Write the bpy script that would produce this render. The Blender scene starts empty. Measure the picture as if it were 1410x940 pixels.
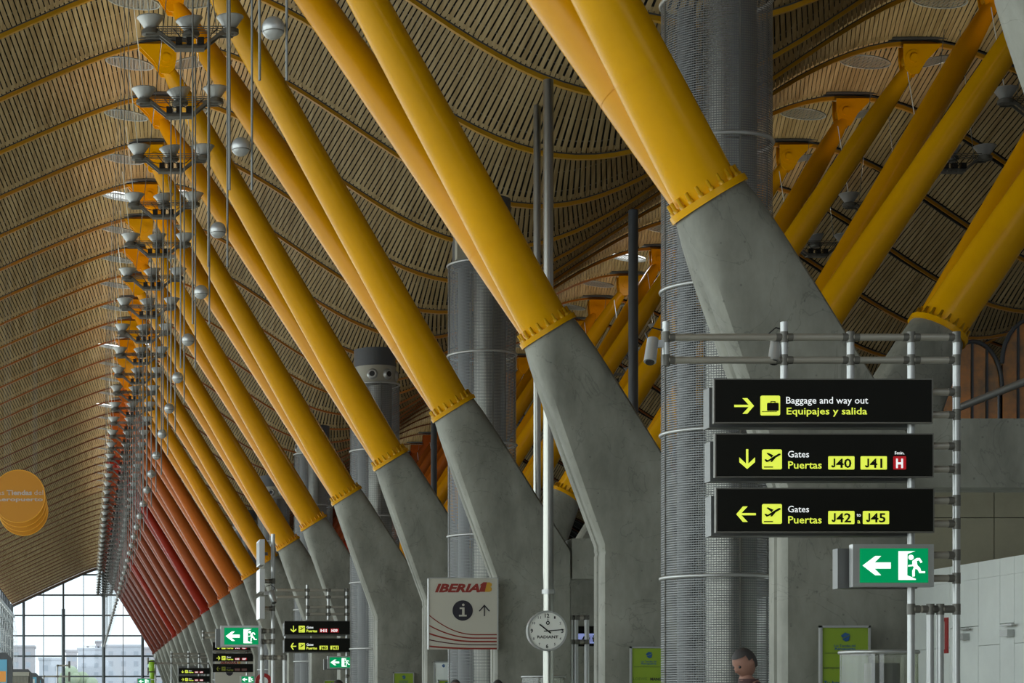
import bpy, bmesh, math, random
from math import sin, cos, pi, sqrt, radians
from mathutils import Vector, Matrix
random.seed(7)
sc = bpy.context.scene
COL = sc.collection
F = 2950.0; VX = 120.0; VY = 975.0; CH = 1.35      # focal length in px, vanishing point, eye height

# ---------------------------------------------------------------- camera
cd = bpy.data.cameras.new('camera'); cam = bpy.data.objects.new('camera', cd); COL.objects.link(cam)
cam.location = (0, 0, CH); cam.rotation_euler = (pi/2, 0, 0)
cd.sensor_width = 36; cd.lens = F/1410*36; cd.shift_x = (705-VX)/1410; cd.shift_y = (VY-470)/1410
cd.clip_start = .1; cd.clip_end = 3000
sc.camera = cam
# ---------------------------------------------------------------- sky (overcast) and exposure
w = bpy.data.worlds.new('sky'); sc.world = w; w.use_nodes = True
nt = w.node_tree; bg = nt.nodes['Background']
tc = nt.nodes.new('ShaderNodeTexCoord'); sx = nt.nodes.new('ShaderNodeSeparateXYZ'); rp = nt.nodes.new('ShaderNodeValToRGB')
nt.links.new(tc.outputs['Generated'], sx.inputs[0]); nt.links.new(sx.outputs['Z'], rp.inputs[0]); nt.links.new(rp.outputs[0], bg.inputs[0])
rp.color_ramp.elements[0].position = 0; rp.color_ramp.elements[0].color = (.86, .93, 1, 1)
rp.color_ramp.elements[1].position = .5; rp.color_ramp.elements[1].color = (.80, .90, 1, 1)
bg.inputs[1].default_value = 1.55
sc.view_settings.view_transform = 'Standard'; sc.view_settings.look = 'None'
sc.view_settings.gamma = 1; sc.view_settings.use_curve_mapping = False; sc.view_settings.exposure = 0.18
sc.cycles.max_bounces = 8; sc.cycles.diffuse_bounces = 5; sc.cycles.glossy_bounces = 3
sc.cycles.transparent_max_bounces = 24; sc.cycles.transmission_bounces = 4
sc.cycles.caustics_reflective = False; sc.cycles.caustics_refractive = False
sc.cycles.use_denoising = True; sc.cycles.sample_clamp_indirect = 4
def daylight(name, loc, rot, sxx, syy, power, col):
    l = bpy.data.lights.new(name, 'AREA'); l.shape = 'RECTANGLE'; l.size = sxx; l.size_y = syy; l.energy = power; l.color = col
    o = bpy.data.objects.new(name, l); COL.objects.link(o); o.location = loc; o.rotation_euler = rot; return o
# daylight entering through the glazed left facade (just outside its glass)
daylight('facade_daylight', (-9.6, 112, 6.5), (0, radians(-90), 0), 11, 250, 13500, (1, .97, .90))
FIX_POWER = 170
SKYLIGHT_POWER = 25

# ================================================================= materials
def mat(name, col, rough=.5, metal=0, emit=None, es=0, noise=None, bump=0, spec=None, alpha=None, nscale=(1, 1, 1), col2=None):
    m = bpy.data.materials.new(name); m.use_nodes = True
    n = m.node_tree.nodes; L = m.node_tree.links; b = n['Principled BSDF']
    b.inputs['Base Color'].default_value = (*col, 1); b.inputs['Roughness'].default_value = rough; b.inputs['Metallic'].default_value = metal
    if spec is not None: b.inputs['Specular IOR Level'].default_value = spec
    if emit: b.inputs['Emission Color'].default_value = (*emit, 1); b.inputs['Emission Strength'].default_value = es
    if noise or bump:
        g = n.new('ShaderNodeNewGeometry'); mp = n.new('ShaderNodeMapping'); mp.inputs['Scale'].default_value = nscale
        L.new(g.outputs['Position'], mp.inputs[0])
        t = n.new('ShaderNodeTexNoise'); t.inputs['Scale'].default_value = noise or 3; t.inputs['Detail'].default_value = 6; t.inputs['Roughness'].default_value = .65
        L.new(mp.outputs[0], t.inputs[0])
        r = n.new('ShaderNodeValToRGB'); r.color_ramp.elements[0].position = .32; r.color_ramp.elements[1].position = .7
        r.color_ramp.elements[0].color = (*(col2 or [c*.78 for c in col]), 1); r.color_ramp.elements[1].color = (*[min(1, c*1.12) for c in col], 1)
        L.new(t.outputs[0], r.inputs[0]); L.new(r.outputs[0], b.inputs['Base Color'])
        if bump:
            bp = n.new('ShaderNodeBump'); bp.inputs['Strength'].default_value = bump; bp.inputs['Distance'].default_value = .02
            L.new(t.outputs[0], bp.inputs['Height']); L.new(bp.outputs[0], b.inputs['Normal'])
    return m
def glass(name, tint=(1, 1, 1), refl=.08, rough=.02):
    m = bpy.data.materials.new(name); m.use_nodes = True; n = m.node_tree.nodes; L = m.node_tree.links; n.remove(n['Principled BSDF'])
    t = n.new('ShaderNodeBsdfTransparent'); t.inputs[0].default_value = (*tint, 1); g = n.new('ShaderNodeBsdfGlossy'); g.inputs['Roughness'].default_value = rough
    mx = n.new('ShaderNodeMixShader'); mx.inputs[0].default_value = refl
    L.new(t.outputs[0], mx.inputs[1]); L.new(g.outputs[0], mx.inputs[2]); L.new(mx.outputs[0], n['Material Output'].inputs[0]); return m
def concrete_mat():
    m = mat('concrete', (.285, .285, .24), .6, noise=1.3, bump=.12, nscale=(1, 1, .45), col2=(.155, .155, .125))
    n = m.node_tree.nodes; L = m.node_tree.links; b = n['Principled BSDF']
    ramp = [x for x in n if x.type == 'VALTORGB'][0]; g = [x for x in n if x.type == 'NEW_GEOMETRY'][0]
    v = n.new('ShaderNodeTexVoronoi'); v.inputs['Scale'].default_value = 6; L.new(g.outputs['Position'], v.inputs[0])     # air-bubble pits
    r = n.new('ShaderNodeValToRGB'); r.color_ramp.elements[0].position = .06; r.color_ramp.elements[0].color = (.5, .5, .5, 1); r.color_ramp.elements[1].position = .1; r.color_ramp.elements[1].color = (1, 1, 1, 1)
    L.new(v.outputs['Distance'], r.inputs[0])
    nz = n.new('ShaderNodeTexNoise'); nz.inputs['Scale'].default_value = .9; nz.inputs['Detail'].default_value = 8; nz.inputs['Distortion'].default_value = 1.5; L.new(g.outputs['Position'], nz.inputs[0])
    r2 = n.new('ShaderNodeValToRGB'); e = r2.color_ramp.elements
    e[0].position = .492; e[0].color = (1, 1, 1, 1); e[1].position = .508; e[1].color = (1, 1, 1, 1); k = e.new(.5); k.color = (.66, .66, .66, 1)        # thin stains
    L.new(nz.outputs[0], r2.inputs[0])
    m1 = n.new('ShaderNodeMix'); m1.data_type = 'RGBA'; m1.blend_type = 'MULTIPLY'; m1.inputs[0].default_value = .7
    m2 = n.new('ShaderNodeMix'); m2.data_type = 'RGBA'; m2.blend_type = 'MULTIPLY'; m2.inputs[0].default_value = .8
    L.new(ramp.outputs[0], m1.inputs[6]); L.new(r.outputs[0], m1.inputs[7]); L.new(m1.outputs[2], m2.inputs[6]); L.new(r2.outputs[0], m2.inputs[7]); L.new(m2.outputs[2], b.inputs['Base Color'])
    return m
def slat_mat():
    m = mat('bamboo', (.42, .30, .13), .5, spec=.3); n = m.node_tree.nodes; L = m.node_tree.links; b = n['Principled BSDF']
    g = n.new('ShaderNodeNewGeometry'); mp = n.new('ShaderNodeMapping'); mp.inputs['Scale'].default_value = (9, .5, 0)
    L.new(g.outputs['Position'], mp.inputs[0]); t = n.new('ShaderNodeTexNoise'); t.inputs['Scale'].default_value = 1; t.inputs['Detail'].default_value = 3; L.new(mp.outputs[0], t.inputs[0])
    r = n.new('ShaderNodeValToRGB'); r.color_ramp.elements[0].position = .35; r.color_ramp.elements[0].color = (.27, .19, .085, 1); r.color_ramp.elements[1].position = .68; r.color_ramp.elements[1].color = (.44, .335, .175, 1)
    L.new(t.outputs[0], r.inputs[0]); L.new(r.outputs[0], b.inputs['Base Color']); return m
def mesh_screen_mat():
    # woven metal screen: fine holes between wires
    m = bpy.data.materials.new('wire_screen'); m.use_nodes = True; n = m.node_tree.nodes; L = m.node_tree.links; b = n['Principled BSDF']
    b.inputs['Base Color'].default_value = (.20, .205, .205, 1); b.inputs['Metallic'].default_value = .5; b.inputs['Roughness'].default_value = .5
    tcn = n.new('ShaderNodeTexCoord'); s = n.new('ShaderNodeSeparateXYZ'); L.new(tcn.outputs['Object'], s.inputs[0])
    def cells(sock, freq, thr):
        a = n.new('ShaderNodeMath'); a.operation = 'MULTIPLY'; a.inputs[1].default_value = freq; L.new(sock, a.inputs[0])
        f = n.new('ShaderNodeMath'); f.operation = 'FRACT'; L.new(a.outputs[0], f.inputs[0])
        c = n.new('ShaderNodeMath'); c.operation = 'LESS_THAN'; c.inputs[1].default_value = thr; L.new(f.outputs[0], c.inputs[0]); return c.outputs[0]
    at = n.new('ShaderNodeMath'); at.operation = 'ARCTAN2'; L.new(s.outputs['Y'], at.inputs[0]); L.new(s.outputs['X'], at.inputs[1])
    h = cells(s.outputs['Z'], 30, .42); v = cells(at.outputs[0], 22, .24)
    mx = n.new('ShaderNodeMath'); mx.operation = 'MAXIMUM'; L.new(h, mx.inputs[0]); L.new(v, mx.inputs[1]); L.new(mx.outputs[0], b.inputs['Alpha']); return m
M = {}
M['concrete'] = concrete_mat()
M['conc_beam'] = M['concrete']
M['bamboo'] = slat_mat()
M['deck'] = mat('dark_roof_deck', (.010, .011, .012), .9)
M['purlin'] = mat('zinc_purlin', (.12, .12, .11), .5)
M['silver'] = mat('silver_paint', (.50, .51, .50), .35, .55)
M['chrome'] = mat('brushed_steel', (.42, .42, .38), .3, 1)
M['core'] = mat('steel_duct', (.45, .45, .40), .34, 1)
M['wire'] = mesh_screen_mat()
M['cable'] = mat('steel_cable', (.22, .23, .22), .5, .3)
M['greyframe'] = mat('grey_frame', (.15, .145, .125), .45, .3)
M['dark'] = mat('dark_grey_paint', (.055, .06, .065), .45)
M['capgrey'] = mat('grey_cap', (.09, .095, .10), .45)
M['nozband'] = mat('beige_band', (.40, .39, .32), .5)
M['black'] = mat('black_plastic', (.012, .012, .012), .35)
M['white'] = mat('white_panel', (.78, .82, .78), .45, noise=.6, col2=(.74, .78, .75))
M['joint'] = mat('panel_joint', (.05, .05, .05), .8)
M['olive'] = mat('olive_panel', (.42, .40, .27), .5, noise=.5)
M['floor'] = mat('cream_stone', (.58, .56, .50), .25, noise=.8)
M['ground'] = mat('outdoor_ground', (.42, .42, .40), .9, noise=.05)
M['wallgrey'] = mat('grey_wall', (.22, .22, .19), .6, noise=.7)
M['glass'] = glass('clear_glass', (.93, .97, .97), .06)
M['mullion'] = mat('mullion_grey', (.10, .115, .12), .4, .4)
M['signblack'] = mat('sign_black', (.008, .008, .006), .5, spec=.15)
M['signyel'] = mat('sign_yellow_lit', (.75, .85, .10), .4, emit=(.72, .83, .07), es=.62)
M['signwhite'] = mat('sign_white_lit', (.8, .8, .8), .4, emit=(.9, .95, .95), es=.6)
M['signred'] = mat('sign_red_lit', (.45, .01, .015), .4, emit=(.5, .0, .01), es=.35)
M['exitgreen'] = mat('exit_green_lit', (.0, .10, .04), .5, emit=(.0, .27, .085), es=.8, spec=.1)
M['exitwhite'] = mat('exit_white_lit', (.9, .95, .92), .4, emit=(.85, .97, .9), es=.85)
M['dimyel'] = mat('sign_yellow_unlit', (.28, .30, .03), .4)
M['dimred'] = mat('sign_red_unlit', (.22, .06, .05), .4)
M['box'] = mat('sign_housing', (.16, .165, .16), .4, .4)
M['banner'] = mat('banner_cream', (.52, .50, .42), .5)
M['logored'] = mat('logo_red', (.26, .025, .015), .5)
M['logoyel'] = mat('logo_yellow', (.55, .30, .03), .5)
M['darkred'] = mat('dark_maroon', (.09, .012, .015), .5)
M['navy'] = mat('navy', (.022, .02, .03), .4)
M['clockface'] = mat('clock_face', (.85, .86, .80), .4)
M['green'] = mat('lime_poster', (.24, .36, .025), .45)
M['logoblue'] = mat('poster_blue', (.02, .09, .25), .5)
M['postertext'] = mat('poster_ink', (.06, .10, .04), .6)
M['discor'] = mat('orange_disc', (.52, .21, .004), .45)
M['discrim'] = mat('orange_disc_rim', (.72, .34, .02), .4)
M['pinktext'] = mat('pale_lettering', (.50, .40, .33), .5)
M['lav'] = mat('lavender_lit', (.35, .42, .85), .4, emit=(.35, .42, .85), es=.4)
M['drum'] = glass('ribbed_drum_glass', (.66, .68, .58), .16, .3)
M['redsign'] = mat('red_disc', (.35, .02, .02), .4)
M['skin'] = mat('skin', (.28, .15, .11), .6, spec=.2)
M['hair'] = mat('dark_hair', (.035, .03, .028), .7)
M['jacket'] = mat('maroon_jacket', (.05, .02, .018), .8)
M['coat'] = mat('grey_coat', (.05, .055, .06), .8)
M['trousers'] = mat('dark_trousers', (.03, .032, .04), .8)
M['skylit'] = mat('skylight_glow', (.9, .95, 1), .4, emit=(.95, .98, 1), es=1.6)
M['skygrid'] = mat('skylight_grid', (.34, .36, .35), .4, .3)
M['reflglass'] = mat('painted_reflection_glass', (.75, .26, .03), .25, noise=1.1, col2=(.18, .12, .05), spec=.4)  # amber patches paint in the reflected yellow arms and ceiling
M['bld1'] = mat('hazed_brick', (.58, .53, .54), .9)  # haze is painted into these pale skyline colours
M['bld2'] = mat('hazed_render', (.66, .66, .70), .9)
M['bldwin'] = mat('hazed_windows', (.50, .52, .57), .5)
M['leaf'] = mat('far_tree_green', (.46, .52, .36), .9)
M['ad'] = mat('advert_blue', (.10, .30, .42), .4, emit=(.1, .3, .42), es=.3)
M['ad2'] = mat('advert_orange', (.6, .25, .05), .4, emit=(.6, .25, .05), es=.3)
def paint(name, c): return mat(name, c, .27, spec=.24, noise=.35, nscale=(1, 1, 1), col2=[x*.9 for x in c])

# ================================================================= mesh helpers
class MB:
    def __init__(s): s.v = []; s.f = []; s.sm = []
    def add(s, vs, fs, smooth=False):
        o = len(s.v); s.v += [tuple(v) for v in vs]; s.f += [tuple(i+o for i in f) for f in fs]; s.sm += [smooth]*len(fs); return s
    def box(s, x0, x1, y0, y1, z0, z1):
        return s.add([(x0,y0,z0),(x1,y0,z0),(x1,y1,z0),(x0,y1,z0),(x0,y0,z1),(x1,y0,z1),(x1,y1,z1),(x0,y1,z1)],
                     [(0,3,2,1),(4,5,6,7),(0,1,5,4),(1,2,6,5),(2,3,7,6),(3,0,4,7)])
    def prof(s, rings, closed=True, caps=True, smooth=True):
        n = len(rings[0]); vs = [p for r in rings for p in r]; fs = []
        for i in range(len(rings)-1):
            for j in range(n if closed else n-1):
                k = (j+1) % n; fs.append((i*n+j, i*n+k, (i+1)*n+k, (i+1)*n+j))
        s.add(vs, fs, smooth)
        if caps: s.add(rings[0], [tuple(range(n))[::-1]]); s.add(rings[-1], [tuple(range(n))])
        return s
    def tube(s, p, q, r0, r1=None, n=12, caps=True):
        return s.path([p, q], [r0, r0 if r1 is None else r1], n, caps)
    def path(s, pts, rs, n=10, caps=True):
        pts = [Vector(p) for p in pts]
        if not hasattr(rs, '__len__'): rs = [rs]*len(pts)
        rings = []; up = None
        for i, p in enumerate(pts):
            d = (pts[min(i+1, len(pts)-1)] - pts[max(i-1, 0)]).normalized()
            if up is None: up = Vector((0, 0, 1)) if abs(d.z) < .9 else Vector((1, 0, 0))
            a = d.cross(up).normalized(); b = a.cross(d); up = b
            rings.append([p + (a*cos(2*pi*j/n) + b*sin(2*pi*j/n))*rs[i] for j in range(n)])
        return s.prof(rings, True, caps)
    def lathe(s, c, zr, n=24, axis='z', caps=True):
        rings = []
        for z, r in zr:
            ring = []
            for j in range(n):
                a = 2*pi*j/n
                if axis == 'z': ring.append((c[0]+r*cos(a), c[1]+r*sin(a), c[2]+z))
                else: ring.append((c[0]+r*cos(a), c[1]+z, c[2]-r*sin(a)))
            rings.append(ring)
        return s.prof(rings, True, caps)
    def prism(s, poly, y0, y1):
        n = len(poly); a = [(x, y0, z) for x, z in poly]; b = [(x, y1, z) for x, z in poly]
        ar = sum(poly[i][0]*poly[(i+1) % n][1]-poly[(i+1) % n][0]*poly[i][1] for i in range(n))
        if ar < 0: a.reverse(); b.reverse()
        s.add(a+b, [tuple(range(n)), tuple(range(2*n-1, n-1, -1))]+[(i, n+i, n+(i+1) % n, (i+1) % n) for i in range(n)]); return s
    def mesh(s, name, m, org=(0, 0, 0), sharp=False):
        me = bpy.data.meshes.new(name); ox, oy, oz = org
        me.from_pydata([(x-ox, y-oy, z-oz) for x, y, z in s.v], [], s.f); me.polygons.foreach_set('use_smooth', s.sm)
        me.materials.append(M[m] if isinstance(m, str) else m); me.update()
        if sharp: me.set_sharp_from_angle(angle=radians(35))
        return me
    def build(s, name, m, parent=None, sharp=False):
        org = worg(parent)
        return link(name, s.mesh(name, m, org, sharp), parent)
def worg(o):
    p = Vector((0, 0, 0))
    while o is not None: p = p + o.location; o = o.parent
    return p
def link(name, me, parent=None, loc=(0, 0, 0)):
    o = bpy.data.objects.new(name, me); COL.objects.link(o); o.parent = parent; o.location = loc; return o
def tag(o, label=None, cat=None, group=None, kind=None):
    if label: o['label'] = label
    if cat: o['category'] = cat
    if group: o['group'] = group
    if kind: o['kind'] = kind
    return o
def thing(name, loc, label=None, cat=None, group=None, kind=None):
    o = bpy.data.objects.new(name, None); COL.objects.link(o); o.location = loc; o.empty_display_size = .2
    return tag(o, label, cat, group, kind)
def dup(o, parent=None):
    c = o.copy(); COL.objects.link(c); c.parent = parent
    for ch in list(o.children): dup(ch, c)
    return c
def P(px, py, Y): return ((px-VX)*Y/F, Y, (VY-py)*Y/F + CH)
def PX(px, Y): return (px-VX)*Y/F
def PZ(py, Y): return (VY-py)*Y/F + CH
def text(parent, s, x0, x1, ytop, ybase, Y, m, bold=0, shear=0, name='lettering', depth=.004):
    """lettering fitted to the px box x0..x1, cap height ytop..ybase, standing in the plane Y"""
    c = bpy.data.curves.new('t', 'FONT'); c.body = s; c.size = 1; c.offset = bold; c.shear = shear; c.resolution_u = 2; c.extrude = 0
    o = bpy.data.objects.new('t', c); COL.objects.link(o)
    ref = bpy.data.curves.new('r', 'FONT'); ref.body = 'H'; ref.size = 1; ref.offset = bold; ro = bpy.data.objects.new('r', ref); COL.objects.link(ro)
    dg = bpy.context.evaluated_depsgraph_get(); dg.update()
    me = bpy.data.meshes.new_from_object(o.evaluated_get(dg)); mr = bpy.data.meshes.new_from_object(ro.evaluated_get(dg))
    caph = max(v.co.y for v in mr.vertices); xa = min(v.co.x for v in me.vertices); xb = max(v.co.x for v in me.vertices)
    X0, X1 = PX(x0, Y), PX(x1, Y); Z0, Z1 = PZ(ybase, Y), PZ(ytop, Y); org = worg(parent)
    for v in me.vertices:
        x = X0+(v.co.x-xa)/(xb-xa)*(X1-X0); z = Z0+v.co.y/caph*(Z1-Z0); v.co = Vector((x, Y, z))-org
    bpy.data.objects.remove(o); bpy.data.objects.remove(ro); bpy.data.meshes.remove(mr)
    me.materials.clear(); me.materials.append(M[m]); me.name = name
    return link(name, me, parent)
def pp(pts, Y): return [(PX(x, Y), PZ(y, Y)) for x, y in pts]
def flat(parent, name, m, polys, Y, t=.006):
    b = MB()
    for p in polys: b.prism(pp(p, Y), Y-t, Y)
    return b.build(name, m, parent)
def circ(cx, cy, r, n=32): return [(cx+r*cos(2*pi*i/n), cy+r*sin(2*pi*i/n)) for i in range(n)]
def rect(x0, y0, x1, y1): return [(x0, y0), (x1, y0), (x1, y1), (x0, y1)]
def rrect(x0, y0, x1, y1, r):
    o = []
    for cx, cy, a in ((x1-r, y0+r, -90), (x1-r, y1-r, 0), (x0+r, y1-r, 90), (x0+r, y0+r, 180)):
        o += [(cx+r*cos(radians(a+t)), cy+r*sin(radians(a+t))) for t in (0, 30, 60, 90)]
    return o
ORD = 'nearest second third fourth fifth sixth seventh eighth ninth tenth eleventh twelfth thirteenth fourteenth fifteenth sixteenth seventeenth eighteenth nineteenth twentieth twenty-first twenty-second twenty-third twenty-fourth twenty-fifth'.split()

# ================================================================= roof
YEND = 239.55
def RZ(x):
    if x < 1.8: return CH + 15.75 - .47*(sqrt((1.8-x)**2+1.44)-1.2)
    return CH + 13.825 + 1.925*cos(2*pi*(x-1.8)/17.7)
def RS(x):
    if x < 1.8: return .47*(1.8-x)/sqrt((1.8-x)**2+1.44)
    return -1.925*2*pi/17.7*sin(2*pi*(x-1.8)/17.7)
XL, XR = -8.35, 46.05
RIBS = [14.55+4.5*n for n in range(-5, 51)]
ceil = thing('ceiling', (0, 0, 0), 'undulating slatted bamboo ceiling on curved painted ribs over the whole hall', kind='structure')
def strip(b, y0, y1, zo, h, x0=XL, x1=XR, n=130, smooth=True):
    rings = []
    for i in range(n+1):
        x = x0+(x1-x0)*i/n; z = RZ(x)+zo; s = RS(x); l = sqrt(1+s*s); nx, nz = -s/l, 1/l
        rings.append([(x, y0, z), (x+nx*h, y0, z+nz*h), (x+nx*h, y1, z+nz*h), (x, y1, z)])
    b.prof(rings, True, True, False)
def ribcol(y):
    t = min(1, max(0, (y-45)/75)); a = (.46, .24, .006); c = (.38, .12, .02); d = (.16, .055, .025)
    if t < .6: u = t/.6; return [a[i]*(1-u)+c[i]*u for i in range(3)]
    u = (t-.6)/.4; return [c[i]*(1-u)+d[i]*u for i in range(3)]
ribm = {}
for y in RIBS:
    k = round(min(max(y, 45), 120)/9)
    if k not in ribm: ribm[k] = mat('rib_paint', ribcol(k*9), .35)
    b = MB(); strip(b, y-.055, y+.055, -.115, .09) if y < 75 else strip(b, y-.045, y+.045, -.085, .07); b.build('rib', ribm[k], ceil)
    if y < 75: b = MB(); strip(b, y-.075, y+.075, -.025, .025); b.build('rib_shadow_strip', 'dark', ceil)  # dark strip put in as the shadow above each rib
# each bay of slats is a louvre: it starts DROP above the level of the nearer rib and comes down to the farther one
DROP = 2.0
def NRM(x): q = RS(x); l = sqrt(1+q*q); return -q/l, 1/l
def shear(x):
    if x < 3: return .05*min(1, (3-x)/3)
    return .14*min(1, max(0, (x-7)/7))
def LP(x, d, up=0):
    """point of the louvre of a bay: x on the farther rib, d metres behind the nearer rib"""
    off = DROP*(1-d/4.5)+up; nx, nz = NRM(x); return Vector((x+shear(x)*(d-4.5)+nx*off, d, RZ(x)+nz*off))
XS = [XL+(XR-XL)*i/110 for i in range(111)]
bd = MB(); br = MB(); bp_ = MB()
for y in RIBS[:-1]:
    o = Vector((0, y, 0))
    bd.prof([[LP(x, .05, .14)+o, LP(x, 4.5, .14)+o, LP(x, 4.5, .2)+o, LP(x, .05, .2)+o] for x in XS], True, True, False)
    br.prof([[LP(x, 0, .2-DROP)+o, Vector((0, .06, 0))+LP(x, 0, .2-DROP)+o, Vector((0, .06, 0))+LP(x, 0, .2)+o, LP(x, 0, .2)+o] for x in XS], True, True, False)
    for d in (2.95, 3.5, 4.15):
        bp_.prof([[LP(x, d, .03)+o, LP(x, d+.02, .03)+o, LP(x, d+.02, .05)+o, LP(x, d, .05)+o] for x in XS], True, True, False)
bd.build('roof_deck', 'deck', ceil); br.build('louvre_riser', 'deck', ceil)
tag(bp_.build('purlin_field', 'purlin', ceil), kind='stuff')
xs = []; x = XL+.05
while x < XR:
    xs.append(x); l = sqrt(1+RS(x)**2); kap = (RS(x+.01)-RS(x-.01))/.02/l**3
    x += .118/(1-.8*max(-.26, min(.26, kap)))/l
D0 = 1.9; D1 = 4.42; WD = .088
slatme = MB().box(-WD/2, WD/2, 0, 1, 0, .012).mesh('slat', 'bamboo')
cand = []
for yi, y in enumerate(RIBS[:-1]):
    for xi, x in enumerate(xs):
        ym = y+4; px = VX+F*x/ym; py = VY-F*(RZ(x)-CH)/ym
        if -10 < px < 1420 and 0 < py < 940: cand.append((ym, yi, xi))
cand.sort(); solo = {(a, c) for _, a, c in cand[:300]}
b = MB()
for yi, y in enumerate(RIBS[:-1]):
    for xi, x in enumerate(xs):
        if x > 28.4 and (y < 30 or y > 170): continue
        o = Vector((0, y, 0)); p0 = LP(x, D0)+o; p1 = LP(x, D1)+o; dv = p1-p0; L = dv.length; dv /= L
        nx, nz = NRM(x); t = Vector((nz, 0, -nx)); t = (t-dv*t.dot(dv)).normalized(); n = t.cross(dv)
        if n.z < 0: n = -n
        if (yi, xi) in solo:
            ob = link('slat', slatme, ceil)
            mm = Matrix((t, dv*L, n)).transposed().to_4x4(); mm.translation = p0; ob.matrix_basis = mm
        else:
            h = t*(WD/2); u = n*.012
            b.add([p0-h, p0+h, p1+h, p1-h, p0-h+u, p0+h+u, p1+h+u, p1-h+u], [(0,3,2,1),(4,5,6,7),(0,1,5,4),(1,2,6,5),(2,3,7,6),(3,0,4,7)])
tag(b.build('slat_field', 'bamboo', ceil), kind='stuff')

# ================================================================= floor, ground, walls, facade
tag(MB().box(XL-.4, XR+.4, -14, YEND+.3, -.3, 0).build('floor', 'floor'), 'pale cream stone concourse floor', kind='structure')
tag(MB().box(-900, 900, -400, 1500, -1.2, -.3).build('outdoor_ground', 'ground'), 'pale open ground outside the terminal', kind='structure')
wr = thing('wall_right', (XR+.2, 110, 0), 'grey panelled wall closing the right side of the hall', kind='structure')
for k in range(28): MB().box(XR+.1, XR+.3, -13+9.03*k, -13+9.03*k+8.98, 0, 6.8).build('panel', 'wallgrey', wr)
MB().box(XR+.3, XR+.4, -13, YEND, 0, 6.8).build('backing', 'dark', wr)
MB().box(XR+.15, XR+.25, -13, YEND, 6.8, 13.2).build('upper_panel', 'wallgrey', wr)
wb = thing('wall_light_block', (10, -13.5, 0), 'unseen grey panelled wall added behind the viewer to block light', kind='structure')  # added out of view to cut fill light from behind and raise contrast
for k in range(9): MB().box(XL+6.05*k, XL+6.05*k+6.0, -13.7, -13.5, 0, 11).build('panel', 'wallgrey', wb)
# end wall
ew = thing('window_1', (0, YEND+.2, 0), 'tall glazed end wall with grey posts at the far end of the hall', kind='structure')
posts = [(-7.1, .16), (-2.66, .11), (1.85, .2), (6.2, .17), (10.65, .12), (15.1, .12), (19.5, .2), (23.95, .12)]
cols = sorted([XL]+[p for p, _ in posts]+[(posts[i][0]+posts[i+1][0])/2 for i in range(len(posts)-1)]+[26.2, 28.35, 32, 36, 41, XR])
for x, r in posts: MB().tube((x, YEND, 0), (x, YEND, RZ(x)-.2), r, n=14).build('post', 'mullion', ew)
MB().tube((-2.66, YEND-.02, 0), (-2.66, YEND-.02, PZ(838, YEND)), .2, n=14).build('post', 'mullion', ew)
zr = [PZ(y, YEND) for y in (959, 931, 903, 875, 847, 819, 791)]
for x in cols[1:-1]: MB().box(x-.04, x+.04, YEND+.1, YEND+.25, 0, RZ(x)-.1).build('mullion', 'mullion', ew)
for z in zr:
    seg = [(XL, XR)] if z < 12 else ([(-5.6, 8.0), (13.3, 25.6), (31, 43)] if z < 15 else [(-.8, 4.4), (16.9, 22.1), (34.6, 39.8)])
    for a, c in seg: MB().box(a, c, YEND+.02, YEND+.18, z-.09, z+.09).build('transom', 'mullion', ew)
zz = [0]+zr
for i in range(len(cols)-1):
    x0, x1 = cols[i]+.04, cols[i+1]-.04
    for j in range(len(zz)):
        z0 = zz[j]+.06; z1 = zz[j+1]-.06 if j+1 < len(zz) else 99
        t0, t1 = min(z1, RZ(x0)-.1), min(z1, RZ(x1)-.1)
        if t0 <= z0+.1 and t1 <= z0+.1: continue
        t0 = max(t0, z0+.01); t1 = max(t1, z0+.01)
        MB().prism([(x0, z0), (x1, z0), (x1, t1), (x0, t0)], YEND+.12, YEND+.135).build('pane', 'glass', ew)
b = MB(); strip(b, YEND+.0, YEND+.25, -.22, .3); b.build('head_frame', 'mullion', ew)
# left facade
lf = thing('window_2', (XL-.1, 110, 0), 'glazed left facade with slim posts and cable trusses', kind='structure')
b0 = MB()
for k in range(57):
    y = RIBS[0]+4.5*k
    if y > YEND: break
    MB().tube((XL, y, 0), (XL, y, RZ(XL)), .09, n=10).build('post', 'mullion', lf)
    for z in (0, 2.4, 4.8, 7.2, 9.6):
        if y+4.5 <= YEND+.1: MB().box(XL-.21, XL-.2, y+.05, y+4.45, z+.04, z+2.36).build('pane', 'glass', lf)
    if y > 90:
        pts = [(XL+.05, y, 3)]+[(XL+.05+.55*sin(pi*t/8), y, 3+9.2*t/8) for t in range(1, 8)]+[(XL+.05, y, 12.2)]
        b0.path(pts, .02, 5)
        for t in range(1, 8): b0.tube((XL, y, 3+9.2*t/8), (XL+.05+.55*sin(pi*t/8), y, 3+9.2*t/8), .018, n=5)
tag(b0.build('cable_truss', 'silver', lf), kind='stuff')
for z in (2.4, 4.8, 7.2, 9.6): MB().box(XL-.25, XL-.1, -12, YEND, z-.05, z+.05).build('transom', 'mullion', lf)
MB().tube((XL+.15, 20, 11.6), (XL+.15, YEND, 11.6), .16, n=10).build('eaves_tube', 'silver', lf)

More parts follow.
